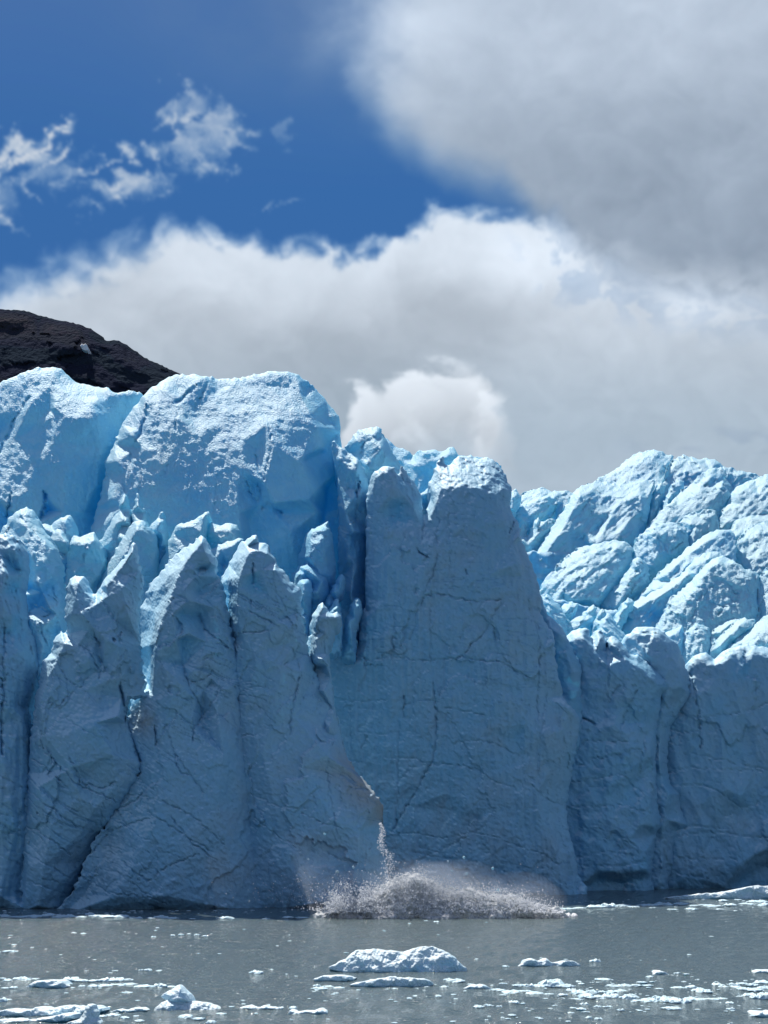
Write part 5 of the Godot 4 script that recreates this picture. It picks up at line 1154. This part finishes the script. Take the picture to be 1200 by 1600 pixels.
	for i in spots.size():
		var p: Vector3 = spots[i][0]
		var w: float = lerpf(0.08, 0.34, spots[i][1]) * lerpf(1.0, 1.6, clampf((-p.z - 80.0) / 100.0, 0.0, 1.0))
		mm.set_instance_transform(i, Transform3D(Basis(Vector3.UP, rng.randf() * TAU).scaled(Vector3(w, w * 0.7, w * rng.randf_range(0.7, 1.2))), Vector3(p.x, 0.0, p.z)))
	var crumbs := MultiMeshInstance3D.new()
	crumbs.multimesh = mm
	place(crumbs, "brash_ice")
	tag(crumbs, "fine crumbs of white ice strewn over the lake", "brash ice", "", "stuff")


# ---------------------------------------------------------------- the fall of ice

func drop_mesh(size: float) -> ArrayMesh:
	var m := SphereMesh.new()
	m.radius = size
	m.height = size * 2.0
	m.radial_segments = 5
	m.rings = 2
	var a := ArrayMesh.new()
	a.add_surface_from_arrays(Mesh.PRIMITIVE_TRIANGLES, m.get_mesh_arrays())
	a.surface_set_material(0, mats.drop)
	return a


func scatter(called: String, parent: Node3D, list: Array, size: float):
	var mm := MultiMesh.new()
	mm.transform_format = MultiMesh.TRANSFORM_3D
	mm.mesh = drop_mesh(size)
	mm.instance_count = list.size()
	for i in list.size():
		var p: Vector3 = list[i][0]
		var s: float = list[i][1]
		mm.set_instance_transform(i, Transform3D(Basis(Vector3(0.3, 1, 0.2).normalized(), i * 1.7).scaled(Vector3(s, s * 1.1, s)), p - parent.position))
	var o := MultiMeshInstance3D.new()
	o.multimesh = mm
	place(o, called, parent)
	tag(o, "", "", "", "stuff")


func splash():
	var drop := StandardMaterial3D.new()
	drop.resource_name = "spray"
	drop.albedo_color = lin(0.88, 0.91, 0.95)
	drop.roughness = 0.6
	drop.backlight_enabled = true
	drop.backlight = Color(0.95, 0.95, 0.95)
	mats.drop = drop
	var d := 166.0
	var root := Node3D.new()
	root.position = at(680.0, 1415.0, d) * Vector3(1, 0, 1)
	place(root, "water_splash")
	tag(root, "white splash and foam thrown up at the great tower's foot", "splash")
	ice({"n": "foam", "zscale": 0.45, "d": d, "t": 8.0, "b": 0.1, "e": -1.5, "look": "foam", "m": "foam", "scale": 0.3, "big": 1.8, "mid": 2.2, "cup": 1.6, "plate": 0.0, "rm": 0.15, "rpx": 3.0, "step": 1.0, "jag": 3.5, "soft": 2,
		"o": "496,1422 515,1412 535,1402 560,1398 585,1392 605,1380 622,1370 635,1365 652,1364 664,1370 676,1374 685,1382 700,1386 712,1392 728,1388 745,1390 758,1396 770,1402 790,1400 804,1396 812,1403 825,1409 850,1416 884,1422,0 884,1452,0 850,1452,5 812,1452,2 770,1452,8 735,1452,4 690,1452,9 655,1452,4 610,1452,8 570,1452,3 535,1452,6 490,1452,1",
		"p": "640,1376,0.5 655,1374,0.5 630,1385,0 648,1388,0.2 670,1384,0.8 665,1396,0.6 690,1396,1 680,1405,1.6 640,1402,1.4 610,1395,0.8 600,1410,1.6 720,1400,1.4 745,1402,1.4 730,1412,2.4 700,1414,2.4 660,1416,2.6 770,1410,2 800,1406,1.4 800,1416,2.6 620,1418,2.6 560,1412,1.2 530,1416,1.4 580,1420,2.4"}, root)
	rng.seed = 12
	var fine := []
	var add := func(x: float, y: float, spread: float, size: float):
		fine.append([at(x, y, d + rng.randfn() * spread), size * lerpf(0.45, 1.6, pow(rng.randf(), 2.5))])
	for jet in 15:      # the left fan: separate jets of spray
		var x0 := 545.0 + rng.randfn() * 17.0
		var out := (x0 - 545.0) / 60.0 + rng.randfn() * 0.16
		var tall := rng.randf_range(18.0, 68.0) * exp(-absf(x0 - 545.0) / 42.0)
		for i in 480:
			var t := pow(rng.randf(), 1.35)
			add.call(x0 + out * t * tall + rng.randfn() * (2.5 + 5.0 * t), 1424.0 - t * tall + rng.randfn() * 1.5, 1.2 + t, 0.052)
	for i in 1500:
		add.call(548.0 + rng.randfn() * 30.0, 1424.0 - absf(rng.randfn()) * 9.0, 1.4, 0.06)
	for i in 8000:      # over the foam
		var x := rng.randf_range(560.0, 880.0)
		var top := ramp([560.0, 1398.0, 620.0, 1374.0, 650.0, 1364.0, 700.0, 1386.0, 760.0, 1390.0, 800.0, 1396.0, 880.0, 1420.0], x)
		add.call(x, top + 16.0 - absf(rng.randfn()) * 12.0, 1.4, 0.04)
	for i in 1300:       # fine drops far out
		add.call(570.0 + rng.randfn() * 85.0, 1410.0 - absf(rng.randfn()) * 24.0, 2.0, 0.035)
	scatter("spray", root, fine, 1.0)
	var clots := []     # torn white clots over the foam
	for i in 16000:
		var x := rng.randf_range(505.0, 880.0)
		var top := ramp([500.0, 1424.0, 560.0, 1408.0, 610.0, 1384.0, 640.0, 1367.0, 672.0, 1374.0, 700.0, 1391.0, 760.0, 1397.0, 800.0, 1399.0, 840.0, 1412.0, 880.0, 1425.0], x)
		var y := rng.randf_range(top, 1427.0)
		if n_line.get_noise_2d(x * 0.9, y * 1.8) + 0.3 * smoothstep(560.0, 640.0, x) < rng.randf() * 0.35:
			continue
		clots.append([at(x, y, d - 1.4 * smoothstep(top, 1425.0, y) + rng.randfn() * 0.5), lerpf(0.03, 0.11, pow(rng.randf(), 2.5))])
	for i in 4200:
		var x := rng.randf_range(500.0, 900.0)
		var y := 1429.5 + absf(rng.randfn()) * 1.8
		if n_line.get_noise_2d(x * 1.2, 40.0) < rng.randf_range(-0.5, 0.1):
			continue
		clots.append([on_water(x, y), lerpf(0.06, 0.26, pow(rng.randf(), 2.5))])
	scatter("foam_clots", root, clots, 1.0)
	var fall := Node3D.new()
	fall.position = at(597.0, 1330.0, d) 
	place(fall, "falling_ice")
	tag(fall, "thin stream of crushed ice falling from the dusty edge of the ice tower", "falling ice")
	var crumbs := []
	for i in 900:
		var t := pow(rng.randf(), 1.2)
		var x := ramp([0.0, 594.0, 0.3, 597.0, 0.6, 605.0, 1.0, 612.0], t) + rng.randfn() * (1.4 + 5.0 * t) + 2.5 * sin(t * 13.0)
		crumbs.append([at(x, 1286.0 + t * 92.0, d + rng.randfn() * 0.4), 0.04 * lerpf(0.4, 1.8, pow(rng.randf(), 3.0))])
	scatter("ice_crumbs", fall, crumbs, 1.0)
	var hurled := MeshInstance3D.new()
	hurled.mesh = lump(330, 0.5, 0.3)
	for q in [[507.0, 1303.0, 4.0], [482.0, 1343.0, 3.0], [527.0, 1362.0, 5.0], [552.0, 1355.0, 4.0], [548.0, 1388.0, 4.0], [725.0, 1340.0, 4.0], [770.0, 1357.0, 4.0], [778.0, 1391.0, 5.0], [706.0, 1361.0, 3.0], [729.0, 1365.0, 4.0], [484.0, 1371.0, 3.0], [700.0, 1346.0, 3.0]]:
		var k: MeshInstance3D = hurled.duplicate()
		k.position = at(q[0], q[1], d)
		k.scale = Vector3.ONE * q[2] * d / FOCAL
		k.rotation = Vector3(rng.randf(), rng.randf(), rng.randf()) * 6.0
		tag(k, "tiny white ice splinter hurled through the air above the splash", "ice splinter", "ice splinters in the air")
		place(k, "ice_splinter")
	hurled.free()
	# dust and spray hanging in the shade
	rng.seed = 21
	for i in 22:
		var x := rng.randf_range(500.0, 850.0) if i > 7 else rng.randf_range(330.0, 620.0)
		var w := rng.randf_range(40.0, 85.0) if i > 7 else rng.randf_range(70.0, 130.0)
		var f := FogVolume.new()
		f.shape = RenderingServer.FOG_VOLUME_SHAPE_ELLIPSOID
		var s: float = d / FOCAL
		f.size = Vector3(w * 2.0 * s, w * (1.1 if i > 7 else 0.9) * s, 5.0)
		f.position = at(x, rng.randf_range(1385.0, 1415.0) if i > 7 else rng.randf_range(1350.0, 1400.0), d + 1.0 + rng.randfn()) - root.position
		var fm := FogMaterial.new()
		fm.density = 0.032 if i > 7 else 0.005
		fm.albedo = Color(0.84, 0.9, 0.98)
		f.material = fm
		place(f, "mist", root)
